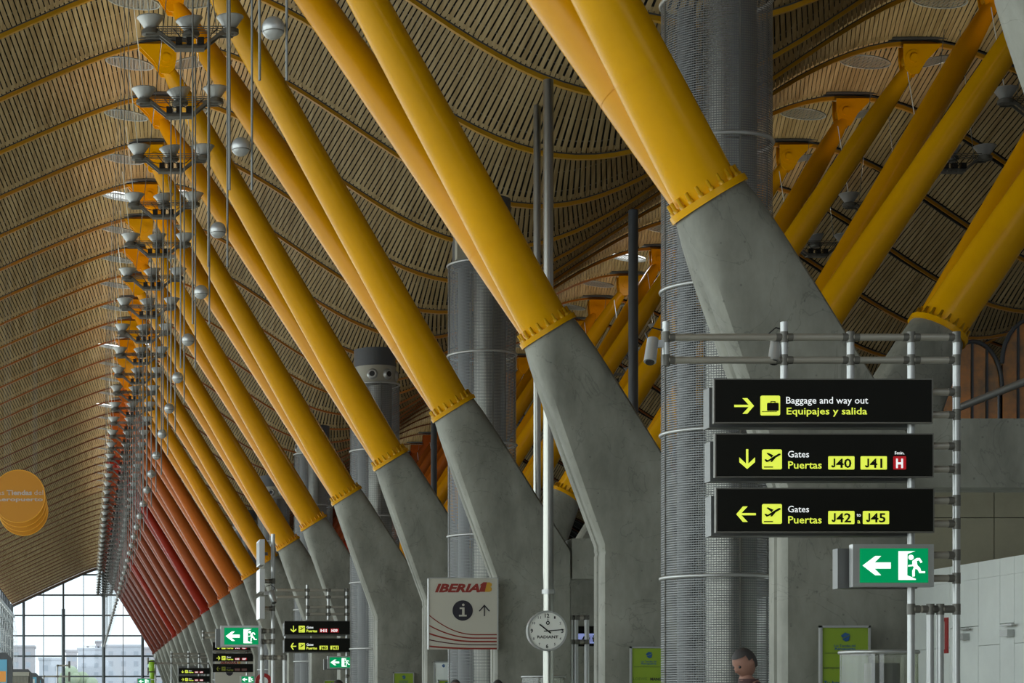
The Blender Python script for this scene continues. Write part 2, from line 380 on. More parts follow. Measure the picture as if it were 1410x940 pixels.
# ================================================================= pylons
NT = 25
def lerp(a, c, t): return [a[i]*(1-t)+c[i]*t for i in range(3)]
def armcol(i, far):
    Yl = (.78, .395, .0); A = (.68, .28, .002); O = (.52, .13, .012); R = (.30, .018, .004); Mr = (.15, .030, .016)
    if i <= 5: c = lerp(Yl, A, i/14)
    elif i <= 9: c = lerp(Yl, A, .4+(i-5)*.14)
    elif i <= 12: c = lerp(O, (.38, .085, .018), (i-10)/2)
    elif i == 13 or i == 18: c = R
    else: c = lerp((.32, .065, .018), Mr, (i-13)/8 if i < 21 else 1)
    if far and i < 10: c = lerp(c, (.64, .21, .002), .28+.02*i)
    return c
NP = 40
def ringpt(th, morph):
    """unit profile: circle (0) to notched rounded rectangle (1)"""
    cx, cy = cos(th), sin(th); e = 2+morph*10
    r = (abs(cx)**e+abs(cy)**e)**(-1/e); x, y = cx*r, cy*r
    return x, y
def leg_mesh(sgn):
    # local: X outward is -1 for the left leg; local origin at tree axis X=10.65
    b = MB(); rings = []
    fc = Vector((7.5-10.65, 0, 6.1+CH)); ax = Vector((-.516, 0, .857)); tx = Vector((.857, 0, .516))
    kl = Vector((8.29-10.65, 0, 3.98)); kr = Vector((9.84-10.65, 0, 4.55)); R0 = .455; T = .345
    ths = []
    for j in range(NP): ths.append(2*pi*j/NP)
    for s in [i/12 for i in range(13)]:
        m = s**.8; ring = []
        L0 = fc-tx*R0; Rr = fc+tx*R0
        Lp = L0.lerp(kl, s); Rp = Rr.lerp(kr, s); c = (Lp+Rp)/2; h = (Rp-Lp)/2; ty = R0*(1-s)+T*s
        for th in ths:
            x, y = ringpt(th, min(1, m)); nt_ = 1
            d = abs(th-pi)
            if d < .001: x += .13*m
            ring.append(c+h*x+Vector((0, ty*y, 0)))
        rings.append(ring)
    last = rings[-1]; c = Vector((9.065-10.65, 0, 0))
    for z, inset in ((3.9, 1), (3.88, .985), (3.84, .985), (3.82, 1), (0, 1)):
        ring = []
        for p in last:
            zz_ = z if z < 3.95 else p.z
            q = Vector((p.x, p.y, min(z, p.z))); ring.append(Vector((c.x+(q.x-c.x)*inset, q.y*inset, q.z)))
        rings.append(ring)
    if sgn > 0: rings = [[Vector((-p.x, p.y, p.z)) for p in r][::-1] for r in rings]
    b.prof([r[::-1] for r in rings], True, True, True)
    return b.mesh('concrete_leg', 'concrete', sharp=True)
LEG = {-1: leg_mesh(-1), 1: leg_mesh(1)}
BEAM = MB().box(-.80, .80, -.3, .3, 2.63+CH, 3.45+CH).mesh('beam', 'concrete')
def mirror(p, s): return Vector((-p[0] if s > 0 else p[0], p[1], p[2]))
def place(b, s):          # mirror a builder for the right-hand side
    if s > 0:
        b.v = [(-x, y, z) for x, y, z in b.v]; b.f = [f[::-1] for f in b.f]
    return b
FC = Vector((7.5-10.65, 0, 6.1+CH)); AX = Vector((-.516, 0, .857)); TX = Vector((.857, 0, .516))
def ringat(c, r, n=40, off=0): return [c+TX*(r*cos(2*pi*j/n))+Vector((0, r*sin(2*pi*j/n), 0)) for j in range(n)]
def flange_mesh(s):
    b = MB(); b.prof([ringat(FC-AX*.01, .50), ringat(FC+AX*.075, .50), ringat(FC+AX*.075, .38), ringat(FC+AX*.3, .38)], True, True, False)
    return place(b, s)
TIPX = 1.8-10.65; TIPZ = 15.75+CH-.50
def arm_b(s, d):           # d=-1 near arm, +1 far arm
    p0 = FC+AX*.06+Vector((0, d*.03, 0)); p1 = Vector((TIPX, d*2.25, TIPZ))
    ts = [0, .02, .12, .3, .5, .7, .86, .95, 1]; rs = [.385, .388, .375, .335, .295, .268, .248, .19, .12]
    b = MB(); b.path([p0.lerp(p1, t) for t in ts], rs, 32)
    return place(b, s)
def seam_b(s, d):
    b = MB(); p0 = FC+AX*.06+Vector((0, d*.03, 0)); p1 = Vector((TIPX, d*2.25, TIPZ))
    for t in (.155,):
        q = p0.lerp(p1, t); dr = (p1-p0).normalized(); rr = .374
        b.tube(q-dr*.006, q+dr*.006, rr, n=32, caps=False)
    return place(b, s)
def gusset_b(s, d):
    b = MB(); y = d*2.25; tx, tz = TIPX, TIPZ
    dx, dz = -.516, .857
    for o in (-.15, .15):        # two cheek plates
        poly = [(tx+.26, tz-.20), (tx+.30, tz+.05), (tx+.30, tz+.37), (tx-.62, tz+.37), (tx-.24, tz-.02), (tx-.06, tz-.32), (tx+.12, tz-.34)]
        b.prism(poly, y+o-.025, y+o+.025)
    return place(b, s)
def pin_b(s, d):
    b = MB(); y = d*2.25; b.lathe((TIPX+.06, y, TIPZ+.03), [(-.19, .2), (.19, .2)], 24, 'y'); b.lathe((TIPX+.06, y, TIPZ+.03), [(-.23, .1), (.23, .1)], 16, 'y'); return place(b, s)
def shoe_b(s, d):
    b = MB(); y = d*2.25; b.box(TIPX-.75, TIPX+.55, y-.16, y+.16, TIPZ+.5, TIPZ+.54); return place(b, s)
BOLTME = MB().lathe((0, 0, 0), [(0, .036), (.05, .036), (.05, .022), (.15, .022), (.15, .012)], 8).mesh('bolt', mat('bolt_paint', (.60, .32, .005), .4))
meshcache = {}
def gm(key, fn, m):
    if key not in meshcache: meshcache[key] = fn().mesh(key[0], m, sharp=(key[0] in ('flange', 'arm')))
    return meshcache[key]
def with_mat(me, m):
    c = me.copy(); c.materials.clear(); c.materials.append(m); return c
NB = 20
SPARE = mat('spare', (1, 1, 1))
RIM = {}
for i in range(NT):
    Y = 16.8+9*i
    colr = 'bright yellow' if i < 7 else ('amber' if i < 10 else ('orange-red' if i < 13 else ('vivid red' if i in (13, 18) else 'dark red')))
    t = thing('forked_pylon', (10.65, Y, 0), 'forked concrete pylon with %s steel arms, %s from the camera in the row' % (colr, ORD[i] if i else 'the one'), 'pylon', 'concrete pylons with painted roof arms')
    if i == 0: t['label'] = 'nearest concrete pylon, only its grey edge cutting the top right corner'
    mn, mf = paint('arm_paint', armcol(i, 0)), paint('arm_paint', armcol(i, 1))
    link('beam', BEAM, t)
    for s in (-1, 1):
        link('concrete_leg', LEG[s], t)
        fo = link('flange', with_mat(gm(('flange', s), lambda: flange_mesh(s), SPARE), mn), t)
        for d in (-1, 1):
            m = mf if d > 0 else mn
            ao = link('arm', with_mat(gm(('arm', s, d), lambda: arm_b(s, d), SPARE), m), t)
            if i < 6: link('weld_seam', with_mat(gm(('weld_seam', s, d), lambda: seam_b(s, d), SPARE), m), ao)
            link('gusset', with_mat(gm(('gusset', s, d), lambda: gusset_b(s, d), SPARE), m), t)
            link('pin', with_mat(gm(('pin', s, d), lambda: pin_b(s, d), SPARE), m), t)
            link('shoe_plate', gm(('shoe_plate', s, d), lambda: shoe_b(s, d), M['capgrey']), t)
        rot = AX.to_track_quat('Z', 'Y').to_euler() if s < 0 else Vector((.516, 0, .857)).to_track_quat('Z', 'Y').to_euler()
        if i < 6:
            for j in range(NB):
                a = 2*pi*(j+.5)/NB; q = FC+AX*.07+TX*(.44*cos(a))+Vector((0, .44*sin(a), 0)); q = mirror(q, s)
                o = link('bolt', BOLTME, fo, q); o.rotation_euler = rot
        else:
            if ('bolt_ring', s) not in meshcache:
                b = MB()
                for j in range(NB):
                    a = 2*pi*(j+.5)/NB; q = FC+AX*.07+TX*(.44*cos(a))+Vector((0, .44*sin(a), 0)); b.tube(q, q+AX*.14, .028, .012, n=5)
                meshcache[('bolt_ring', s)] = place(b, s).mesh('bolt_ring', SPARE)
            link('bolt_ring', with_mat(meshcache[('bolt_ring', s)], mn), fo)['kind'] = 'stuff'

# ================================================================= skylight discs
def disc_proto():
    r = .58; t = thing('skylight', (0, 0, 0))
    b = MB(); pts = [(r*cos(2*pi*k/32), r*sin(2*pi*k/32), 0) for k in range(33)]; b.path(pts, .018, 6, False); link('ring', b.mesh('ring', 'skygrid'), t)
    b = MB()
    for k in range(-7, 8):
        a = k*r/7.5; h = sqrt(r*r-a*a); b.box(a-.006, a+.006, -h, h, -.004, .004); b.box(-h, h, a-.006, a+.006, -.004, .004)
    link('grid', b.mesh('grid', 'skygrid'), t)['kind'] = 'stuff'
    return t
dp = disc_proto(); first = True
lensme = MB().lathe((0, 0, .05), [(0, .56), (.01, .56)], 28).mesh('lens', 'skylit')
greyme = MB().lathe((0, 0, .05), [(0, .56), (.01, .56)], 28).mesh('lens', mat('skylight_dull', (.35, .37, .36), .3))
for pk, side in ((1.8, 'left'), (19.5, 'right')):
    vis = 0
    for y in [r for r in RIBS if r > (46 if pk < 5 else 41)]:
        for dx in (-.78, .78):
            if pk > 10 and y > 110: continue
            if pk < 10 and y > 150: continue
            o = dp if first else dup(dp); first = False
            o.location = (pk+dx, y+1.0, RZ(pk+dx)-.13); o.rotation_euler = (radians(4), radians(9)*(1 if dx < 0 else -1), 0)
            n = int(round((y-14.55)/4.5)); lit = (n in (11, 17, 21)) if pk < 5 else (n == 13)
            if lit: link('lens', lensme, o)
            idx = int(round((y-(50.55 if pk < 5 else 46.05))/4.5))
            sd = 'left' if dx < 0 else 'right'
            if idx < 12:
                tag(o, 'round gridded skylight disc %s of the arm head, bay %s along the %s roof crest' % (sd, ORD[idx] if idx else 'nearest', side), 'skylight', 'skylight discs along the crests')
            else:
                tag(o, 'tiny distant round skylight disc far along the %s roof crest' % side, 'skylight', 'distant skylight discs, %s crest' % side)
            if lit and y < 130:
                l = bpy.data.lights.new('skylight_daylight', 'AREA'); l.shape = 'DISK'; l.size = 1.0; l.energy = SKYLIGHT_POWER
                lo = bpy.data.objects.new('skylight_daylight', l); COL.objects.link(lo); lo.parent = o; lo.location = (0, 0, -.05)

# ================================================================= uplight clusters
def cluster_proto():
    t = thing('uplight_cluster', (0, 0, 0))
    # origin at bottom plate; +-0.93 m wide
    for x, z, y, tilt in ((-.72, .36, 0, 0), (.02, .36, .12, .25), (.74, .36, 0, 0)):
        b = MB(); n = 24
        b.lathe((0, 0, 0), [(0, .10), (.02, .12), (.19, .235), (.20, .25), (.215, .25), (.20, .225), (.03, .11), (.03, .0)], n)
        o = link('lamp_bowl', b.mesh('lamp_bowl', 'silver', sharp=True), t, (x, y, z)); o.rotation_euler = (0, tilt*-.5, 0)
        b = MB(); b.lathe((0, 0, -.12), [(0, .12), (.02, .16), (.10, .16), (.12, .10)], 12); link('lamp_base', b.mesh('lamp_base', 'greyframe', sharp=True), o)
    b = MB()
    for sy in (-.09, .09):
        pts = [(-.80, .25), (-.55, .25), (-.27, .02), (.27, .02), (.55, .25), (.80, .25)]
        for a, c in zip(pts, pts[1:]):
            b.prism([(a[0], a[1]-.035), (c[0], c[1]-.035), (c[0], c[1]+.035), (a[0], a[1]+.035)], sy-.012, sy+.012)
    b.box(-.27, .27, -.12, .12, -.03, 0)
    for x in (-.12, 0, .12): b.box(x-.05, x+.05, -.16, -.12, -.045, -.005)
    link('frame', b.mesh('frame', 'greyframe'), t)
    b = MB()
    for z in (.30, .34, .38):
        for y in (-.07, .07): b.tube((-.62, y, z), (.64, y, z), .009, n=5)
    for k in range(9):
        x = -.6+.15*k; b.tube((x, -.07, .27), (x+.06, .07, .38), .006, n=4)
    link('truss', b.mesh('truss', 'greyframe'), t)
    b = MB()
    for x0, x1 in ((-.6, -.2), (-.3, -.05), (.0, .15), (.5, .2)):
        b.path([(x0, -.1, .33), ((x0+x1)/2, -.13, .17), (x1, -.1, .14)], .009, 5)
    link('cable_loop', b.mesh('cable_loop', 'black'), t)
    for x in (-.20, 0, .20):
        b = MB(); b.box(x-.06, x+.06, -.17, -.06, .03, .16); b.lathe((x, -.17, .095), [(0, .05), (-.02, .055)], 10, 'y')
        link('spot_lamp', b.mesh('spot_lamp', 'black'), t)
    b = MB()
    for x in (-.5, .5): b.tube((x, 0, .25), (x*.35, 0, 3.2), .008, n=4)
    link('suspension_wire', b.mesh('suspension_wire', 'cable'), t)
    link('light_streak_wire', MB().tube((-.72, 0, .45), (-.93, .2, 2.3), .009, n=5).mesh('light_streak_wire', 'white'), t)  # white colour stands in for the streak of lamplight on the wire
    b = MB()
    b.tube((-1.12, .0, -1.3), (-1.12, 0, 3.0), .008, n=4)
    link('drop_cable', b.mesh('drop_cable', 'cable'), t)
    return t
cp = cluster_proto(); first = True
for pk, side in ((1.88, 'left'), (19.5, 'right')):
    rng = range(0, 44) if pk < 5 else range(1, 22)
    for k in rng:
        y = 39.3+4.5*k
        o = cp if first else dup(cp); first = False
        if k >= 12 or pk > 5:
            for ch in list(o.children):
                if ch.name.startswith('drop_cable'): bpy.data.objects.remove(ch)
        o.location = (pk, y, 12.1+CH); o.rotation_euler = (0, 0, random.uniform(-.05, .05))
        if pk < 5:
            if k < 20: tag(o, 'silver three-bowl uplight cluster in the left row, %s from the top edge' % (ORD[k] if k else 'the first'), 'ceiling light', 'uplight clusters under the left crest')
            else: tag(o, 'tiny three-bowl uplight cluster in the crowded far stretch of the left row', 'ceiling light', 'distant uplight clusters under the left crest')
        else:
            if k < 12: tag(o, 'three-bowl uplight cluster among the right-leaning arms, %s of that row' % (ORD[k-1]), 'ceiling light', 'uplight clusters under the right crest')
            else: tag(o, 'distant three-bowl uplight cluster behind the right-leaning arms', 'ceiling light', 'distant uplight clusters under the right crest')
        if pk < 5 and k < 26 or pk > 5 and k < 10:
            l = bpy.data.lights.new('uplight', 'SPOT'); l.energy = FIX_POWER*(1.0 if k % 2 else .6)*(1 if pk < 5 else .5); l.spot_size = radians(125); l.spot_blend = 1; l.shadow_soft_size = .15
            l.color = (1, .58, .40) if k % 2 else (1, .92, .66)
            lo = bpy.data.objects.new('uplight', l); COL.objects.link(lo); lo.parent = o; lo.location = (0, 0, .75); lo.rotation_euler = (pi, 0, 0)

# ================================================================= sphere sensors on twin rods
sme = MB(); R = .115
sme.lathe((0, 0, 0), [(R*sin(a), max(.001, R*cos(a))) for a in [radians(-90+180*k/16) for k in range(17)]], 24)
sphme = sme.mesh('ball', 'silver'); bandme = MB().lathe((0, 0, -.045), [(0, .108), (.006, .111), (.012, .108)], 24).mesh('band', 'greyframe')
rodme = {}
for k in range(0, 48):
    y = 21.3+4.5*k; top = 12.04 if k >= 4 else 14.6; o = thing('ball_sensor', (1.85, y, 6.76+CH))
    link('ball', sphme, o); link('band', bandme, o)
    for s in (-1, 1):
        rr_ = .014 if k < 22 else .007
        if (s, top, rr_) not in rodme: rodme[(s, top, rr_)] = MB().tube((s*.135, 0, -.52), (s*.135, 0, top-6.76), rr_, n=8).mesh('rod', 'cable')
        link('rod', rodme[(s, top, rr_)], o)
    if k < 24: tag(o, 'silver ball between two long hanging rods, %s from the top of the photo' % (ORD[k] if k else 'the first'), 'sensor', 'silver balls on twin rods')
    else: tag(o, 'tiny distant silver ball on twin rods near the end window', 'sensor', 'distant silver balls on twin rods')

# ================================================================= air towers
def tower(j):
    y = 30.3+18*j; x = 8.9; t = thing('air_tower', (x, y, 0), 'tall cylindrical air duct tower in wire mesh, %s from the camera' % (ORD[j] if j else 'the'), 'duct tower', 'mesh-clad air towers')
    if j == 0: t['label'] = 'nearest and widest wire-mesh air duct tower, rising behind the sign gantry'
    R = .76; top = 9.98+CH; n = 48
    screen = MB().lathe((x, y, 0), [(0, R), (top, R)], n, caps=False).build('screen', 'wire', t)
    MB().lathe((x+.13, y-.22, 0), [(0, .36), (top-.05, .36)], 48).build('duct', 'core', t)
    MB().lathe((x-.38, y+.15, 0), [(0, .13), (top-.05, .13)], 20).build('pipe', 'box', t)
    for k in range(6):
        z = top-2.035*k; 
        if z > .1: b = MB(); b.path([(x+R*1.005*cos(2*pi*q/n), y+R*1.005*sin(2*pi*q/n), z) for q in range(n+1)], .028, 8, False); b.build('hoop', 'silver', t)
    for q in range(4):
        a = radians(-82+90*q); b = MB(); b.box(x+R*cos(a)-.012, x+R*cos(a)+.012, y+R*sin(a)-.012, y+R*sin(a)+.012, 0, top); b.build('stile', 'greyframe', t)
    if j > 0:
        MB().lathe((x, y, top), [(0, .66), (.55, .66)], 40).build('nozzle_band', 'nozband' if j > 1 else 'capgrey', t)
        for q in range(8):
            a = radians(-90+(-14)+q*43 if j > 1 else -90-38+q*60)
            if j == 1 and q > 1: continue
            d = Vector((cos(a), sin(a), 0)); c = Vector((x, y, top+.27))+d*.66
            if j == 1:
                MB().box(c.x-.26, c.x+.26, c.y-.1, c.y+.2, c.z-.24, c.z+.24).build('nozzle_plate', 'nozband', t); c = c-Vector((0, .1, 0)); d = Vector((0, -1, 0))
            b = MB(); b.tube(c, c+d*.07, .17 if j > 1 else .12, .12 if j > 1 else .10, 20); no = b.build('nozzle', 'silver', t)
            b = MB(); b.tube(c+d*.071, c+d*.078, .085, .085, 16); b.build('nozzle_mouth', 'black', no)
        MB().lathe((x, y, top+.55), [(0, .64), (.55 if j > 1 else .9, .64)], 40).build('cap', 'capgrey', t)
for j in range(8): tower(j)

# ================================================================= poles
def pole(px, Y, r, ztop, m, label, z0=0, name='pole'):
    x = PX(px, Y); t = tag(MB().tube((x, Y, z0), (x, Y, ztop), r, n=24).build(name, m), label, 'pole'); return t
t = thing('steel_pole', (PX(755, 41.1), 41.1, 0), 'slim brushed steel pole carrying the round clock', 'pole')
MB().tube((PX(755, 41.1), 41.1, 0), (PX(755, 41.1), 41.1, RZ(8.8)-.25), .098, n=28).build('shaft', 'chrome', t)
MB().tube((PX(755, 41.1), 41.1, PZ(817.5, 41.1)), (PX(755, 41.1), 41.1, PZ(811.5, 41.1)), .125, n=28).build('collar', 'silver', t)
MB().tube((PX(739.5, 44.9), 44.9, 0), (PX(739.5, 44.9), 44.9, 13.9), .075, n=24) and pole(739.5, 44.9, .075, RZ(9.4)+.6, 'chrome', 'thinner steel pole just left of the clock pole, ending behind concrete')
pole(872, 55.6, .125, RZ(14.1)-.25, 'dark', 'dark grey pole between the right-leaning arms, right of the clock pole', name='dark_pole')
pole(597.5, 86.5, .12, RZ(14)-.25, 'dark', 'dark grey pole in the gap left of the information banner tower', name='dark_pole')
pole(384, 142, .12, RZ(12.7)-.25, 'dark', 'far thin dark pole behind the amber pylon arms', name='dark_pole')

# ================================================================= pictures on signs
def arrow(d, x0, y0, x1, y1, k=.30):
    # chevron arrow inside the box; d in 'rlud'
    pts = [(0, .5-k/4.2), (.62, .5-k/4.2), (.40, 0), (.62, 0), (1, .5), (.62, 1), (.40, 1), (.62, .5+k/4.2), (0, .5+k/4.2)]
    pts = [(0, .43), (.74, .43), (.42, 0), (.66, 0), (1, .5), (.66, 1), (.42, 1), (.74, .57), (0, .57)]
    o = []
    for u, v in pts:
        if d == 'l': u = 1-u
        if d == 'd': u, v = v, u
        if d == 'u': u, v = v, 1-u
        o.append((x0+u*(x1-x0), y0+v*(y1-y0)))
    return [o]
def plane_pic(x0, y0, x1, y1):
    def q(pts): return [(x0+(a-331)/114*(x1-x0), y0+(c-433)/114*(y1-y0)) for a, c in pts]
    return [q([(344, 492), (351, 488), (364, 495), (398, 473), (428, 456), (437, 457), (438, 464), (405, 483), (368, 503), (357, 506)]),
            q([(356, 455), (365, 452), (396, 466), (386, 480)]), q([(398, 478), (408, 482), (388, 505), (378, 503)])]
def dash(x0, y0, x1, y1):
    return [[(x0+.1*(x1-x0), y0+.86*(y1-y0)), (x0+.55*(x1-x0), y0+.86*(y1-y0)), (x0+.55*(x1-x0), y0+.91*(y1-y0)), (x0+.1*(x1-x0), y0+.91*(y1-y0))]]
def board(x0, y0, x1, y1, Y, label, group, back=True):
    t = thing('direction_sign', P((x0+x1)/2, y1, Y), label, 'sign', group)
    MB().box(PX(x0, Y), PX(x1, Y), Y, Y+.05, PZ(y1, Y), PZ(y0, Y)).build('face_panel', 'signblack', t)
    e = .012
    b = MB(); b.box(PX(x0, Y)-e, PX(x0, Y), Y, Y+.06, PZ(y1, Y)-e, PZ(y0, Y)+e); b.box(PX(x1, Y), PX(x1, Y)+e, Y, Y+.06, PZ(y1, Y)-e, PZ(y0, Y)+e)
    b.box(PX(x0, Y), PX(x1, Y), Y, Y+.06, PZ(y0, Y), PZ(y0, Y)+e); b.box(PX(x0, Y), PX(x1, Y), Y, Y+.06, PZ(y1, Y)-e, PZ(y1, Y)); b.build('rim', 'greyframe', t)
    if back:
        B = MB(); hs = .175 if Y < 60 else .27; B.box(PX(x0, Y)-.01, PX(x1, Y)-.12, Y+hs, Y+hs+.2, PZ(y1, Y)-.03, PZ(y0, Y)-.05); B.build('housing', 'box', t)
    return t
Y1 = 21.5; YF = Y1-.12
g1 = 'black direction boards on the near gantry'
def gates_text(t, Y, sx, sy, k, m1='signwhite', m2='signyel', bw=0):
    pass
TILES = []
s = board(984.8, 522.7, 1283, 581, YF, 'black board reading Baggage and way out, top of the near gantry', g1)
flat(s, 'arrow', 'signyel', arrow('r', 1011, 548, 1038, 569.5), YF)
flat(s, 'pictogram_tile', 'signyel', [rrect(1047, 544.6, 1074, 571.8, 2)], YF)
flat(s, 'suitcase_pictogram', 'signblack', [rrect(1056, 554.5, 1072, 565.5, 1.4), rect(1061, 552.2, 1067.5, 553.2), rect(1061, 552.2, 1062, 555), rect(1066.5, 552.2, 1067.5, 555)]+[rect(1049+k*1.75, 566, 1050.2+k*1.75, 567) for k in range(12)], YF-.006)
text(s, 'Baggage and way out', 1082.5, 1195.4, 546.2, 555.4, YF-.004, 'signwhite', .004)
text(s, 'Equipajes y salida', 1083.2, 1194, 561, 570.2, YF-.004, 'signyel', .012)
s = board(986.3, 598, 1284.2, 655.5, YF, 'black board reading Gates J40 J41 and H, middle of the near gantry', g1)
flat(s, 'arrow', 'signyel', arrow('d', 1018, 618.2, 1039.4, 645.4), YF)
flat(s, 'pictogram_tile', 'signyel', [rrect(1049.2, 618.6, 1076.4, 646, 2)], YF)
flat(s, 'aeroplane_pictogram', 'signblack', plane_pic(1049.2, 618.6, 1076.4, 646)+dash(1049.2, 618.6, 1076.4, 646), YF-.006)
text(s, 'Gates', 1085, 1114, 620.5, 629.4, YF-.004, 'signwhite', .004)
text(s, 'Puertas', 1085.3, 1131.5, 634.8, 644.8, YF-.004, 'signyel', .012)
flat(s, 'gate_tile', 'signyel', [rrect(1140.4, 628, 1176.3, 646.2, 1.2)], YF); TILES.append((s, 1144.5, '40', 1172.5, 631.2, 643.6))
flat(s, 'gate_tile', 'signyel', [rrect(1184.9, 628, 1221, 646.2, 1.2)], YF); TILES.append((s, 1191, '41', 1215, 631.2, 643.6))
flat(s, 'gate_tile', 'signred', [rrect(1229.9, 628, 1247.4, 646.2, 1.2)], YF); text(s, 'H', 1233.8, 1243.5, 631.2, 643.6, YF-.008, 'signwhite', .04)
text(s, '5min.', 1231.8, 1245.3, 621.3, 625.2, YF-.004, 'signwhite', .02)
s = board(987.5, 673, 1285, 731.4, YF, 'black board reading Gates J42 to J45, bottom of the near gantry', g1)
flat(s, 'arrow', 'signyel', arrow('l', 1013.8, 697, 1040.6, 718.4), YF)
flat(s, 'pictogram_tile', 'signyel', [rrect(1049.2, 693.7, 1076.4, 721, 2)], YF)
flat(s, 'aeroplane_pictogram', 'signblack', plane_pic(1049.2, 693.7, 1076.4, 721)+dash(1049.2, 693.7, 1076.4, 721), YF-.006)
text(s, 'Gates', 1085, 1114, 696.2, 705, YF-.004, 'signwhite', .004)
text(s, 'Puertas', 1085.3, 1131.5, 710.2, 720.2, YF-.004, 'signyel', .012)
flat(s, 'gate_tile', 'signyel', [rrect(1140.4, 703.3, 1176.3, 721.3, 1.2)], YF); TILES.append((s, 1145, '42', 1172, 706.3, 718.6))
flat(s, 'gate_tile', 'signyel', [rrect(1188, 703.3, 1224, 721.3, 1.2)], YF); TILES.append((s, 1192.5, '45', 1219.5, 706.3, 718.6))
text(s, 'to', 1179.6, 1185.4, 706, 710.8, YF-.004, 'signwhite', .01); text(s, 'a', 1180.4, 1184.6, 714.2, 720.2, YF-.004, 'signyel', .01)

def jnum(t, x0, num, x1, Y):
    w = 5.4; h0, h1 = JY; H = h1-h0; th = 2.1
    pts = [(x0+w-th, h0), (x0+w, h0), (x0+w, h1-2.6)] + [(x0+w/2+(w/2)*cos(a), h1-2.6+2.6*sin(a)) for a in (.5, 1.0, 1.57, 2.1, 2.6)] + [(x0, h1-3.0), (x0+1.6, h1-3.5), (x0+w/2, h1-th*.9), (x0+w-th, h1-3)]
    flat(t, 'lettering', 'signblack', [pts], Y); text(t, num, x0+w+1.3, x1, h0, h1, Y, 'signblack', .022)
for k_, (s_, x0_, n_, x1_, y0_, y1_) in enumerate(TILES): JY = (y0_, y1_); jnum(s_, x0_, n_, x1_, YF-.008)

def exit_sign(fx0, fy0, fx1, fy1, Y, label, back=True):
    """lit running-man sign, frame box in px at depth Y"""
    t = thing('exit_sign', P((fx0+fx1)/2, fy1, Y), label, 'exit sign', 'green exit signs')
    def q(pts): return [(fx0+(a-255)/525*(fx1-fx0), fy0+(c-42)/276*(fy1-fy0)) for a, c in pts]
    w = (fx1-fx0); bx = PX(fx0, Y), PX(fx1, Y)
    MB().box(bx[0], bx[1], Y, Y+.1, PZ(fy1, Y), PZ(fy0, Y)).build('frame', 'silver', t)
    flat(t, 'green_face', 'exitgreen', [q(rect(300, 69, 742, 291))], Y-.001, .004)
    Ya = Y-.006
    def fl(name, polys): flat(t, name, 'exitwhite', [q(p) for p in polys], Ya, .004)
    fl('arrow', [[(318, 180), (400, 118), (438, 118), (395, 160), (500, 160), (500, 200), (395, 200), (438, 243), (400, 243)]])
    fl('door_pictogram', [[(550, 87), (658, 87), (608, 105), (606, 243), (662, 266), (662, 273), (550, 273)]])
    fl('running_figure', [circ(631, 127, 17, 20), [(640, 150), (668, 131), (688, 131), (705, 158), (694, 164), (682, 146), (668, 150), (672, 178), (690, 195), (697, 217), (722, 217), (722, 229), (685, 229), (674, 206), (658, 200), (655, 222), (656, 250), (640, 252), (639, 214), (650, 193), (645, 184), (612, 187), (612, 177), (640, 173)]])
    if back:
        MB().box(bx[0]-.09, bx[1]-.1, Y+.175 if Y < 60 else Y+.26, Y+.32 if Y < 60 else Y+.36, PZ(fy1+1, Y), PZ(fy0+4, Y)).build('housing', 'box', t)
    return t
exit_sign(1174.3, 749, 1286, 807.7, YF, 'large lit green exit sign at the foot of the near gantry boards')

# ================================================================= gantries
def gantry(Y, rails, posts_, label, r=.036, fit=True, cat='sign frame'):
    t = thing('sign_gantry', (PX(posts_[-1][0], Y), Y, 0), label, cat)
    for (x0, x1, y) in rails:
        b = MB(); b.tube((PX(x0, Y), Y, PZ(y, Y)), (PX(x1, Y), Y, PZ(y, Y)), r, n=16); b.build('rail', M['railmat'], t)
    for (x, ya, yb) in posts_:
        z0 = 0 if yb >= 940 else PZ(yb, Y)
        b = MB(); b.tube((PX(x, Y), Y, z0), (PX(x, Y), Y, PZ(ya, Y)), r, n=16); po = b.build('post', 'silver', t)
        if fit:
            for (x0, x1, y) in rails:
                if min(x0, x1)-3 <= x <= max(x0, x1)+3 and ya-6 <= y <= yb+6:
                    c = Vector((PX(x, Y), Y, PZ(y, Y))); b = MB(); b.tube(c-Vector((0, 0, .055)), c+Vector((0, 0, .055)), r*1.12, n=14); b.build('fitting', 'greyframe', po)
                    for s in (-1, 1):
                        if (s < 0 and x-x0 > 6) or (s > 0 and x1-x > 6): b = MB(); b.tube(c+Vector((s*.085, 0, 0)), c+Vector((s*.03, 0, 0)), r*1.1, n=14); b.build('collar', 'greyframe', po)
    return t
M['railmat'] = mat('pale_aluminium', (.42, .40, .34), .35, .4)
rungs = [539.6, 571, 614, 646, 689, 721, 764, 796, 838.5]
G = gantry(Y1, [(917, 1317, 464.2), (917, 1317, 495.7)]+[(1254, 1317, y) for y in rungs],
       [(917, 442.8, 500.6), (1079.5, 443.3, 572), (1171, 460, 572), (1254.5, 460, 945), (1317, 460, 945), (1281, 842, 945), (1294.5, 834, 945)],
       'near tubular metal gantry holding three black boards and the large exit sign')
b = MB()
for y0 in (540, 571, 614, 646, 689, 721): MB().box(PX(1050, Y1), PX(1254, Y1), Y1-.02, Y1+.02, PZ(y0, Y1)-.02, PZ(y0, Y1)+.02).build('board_bearer', 'greyframe', G)
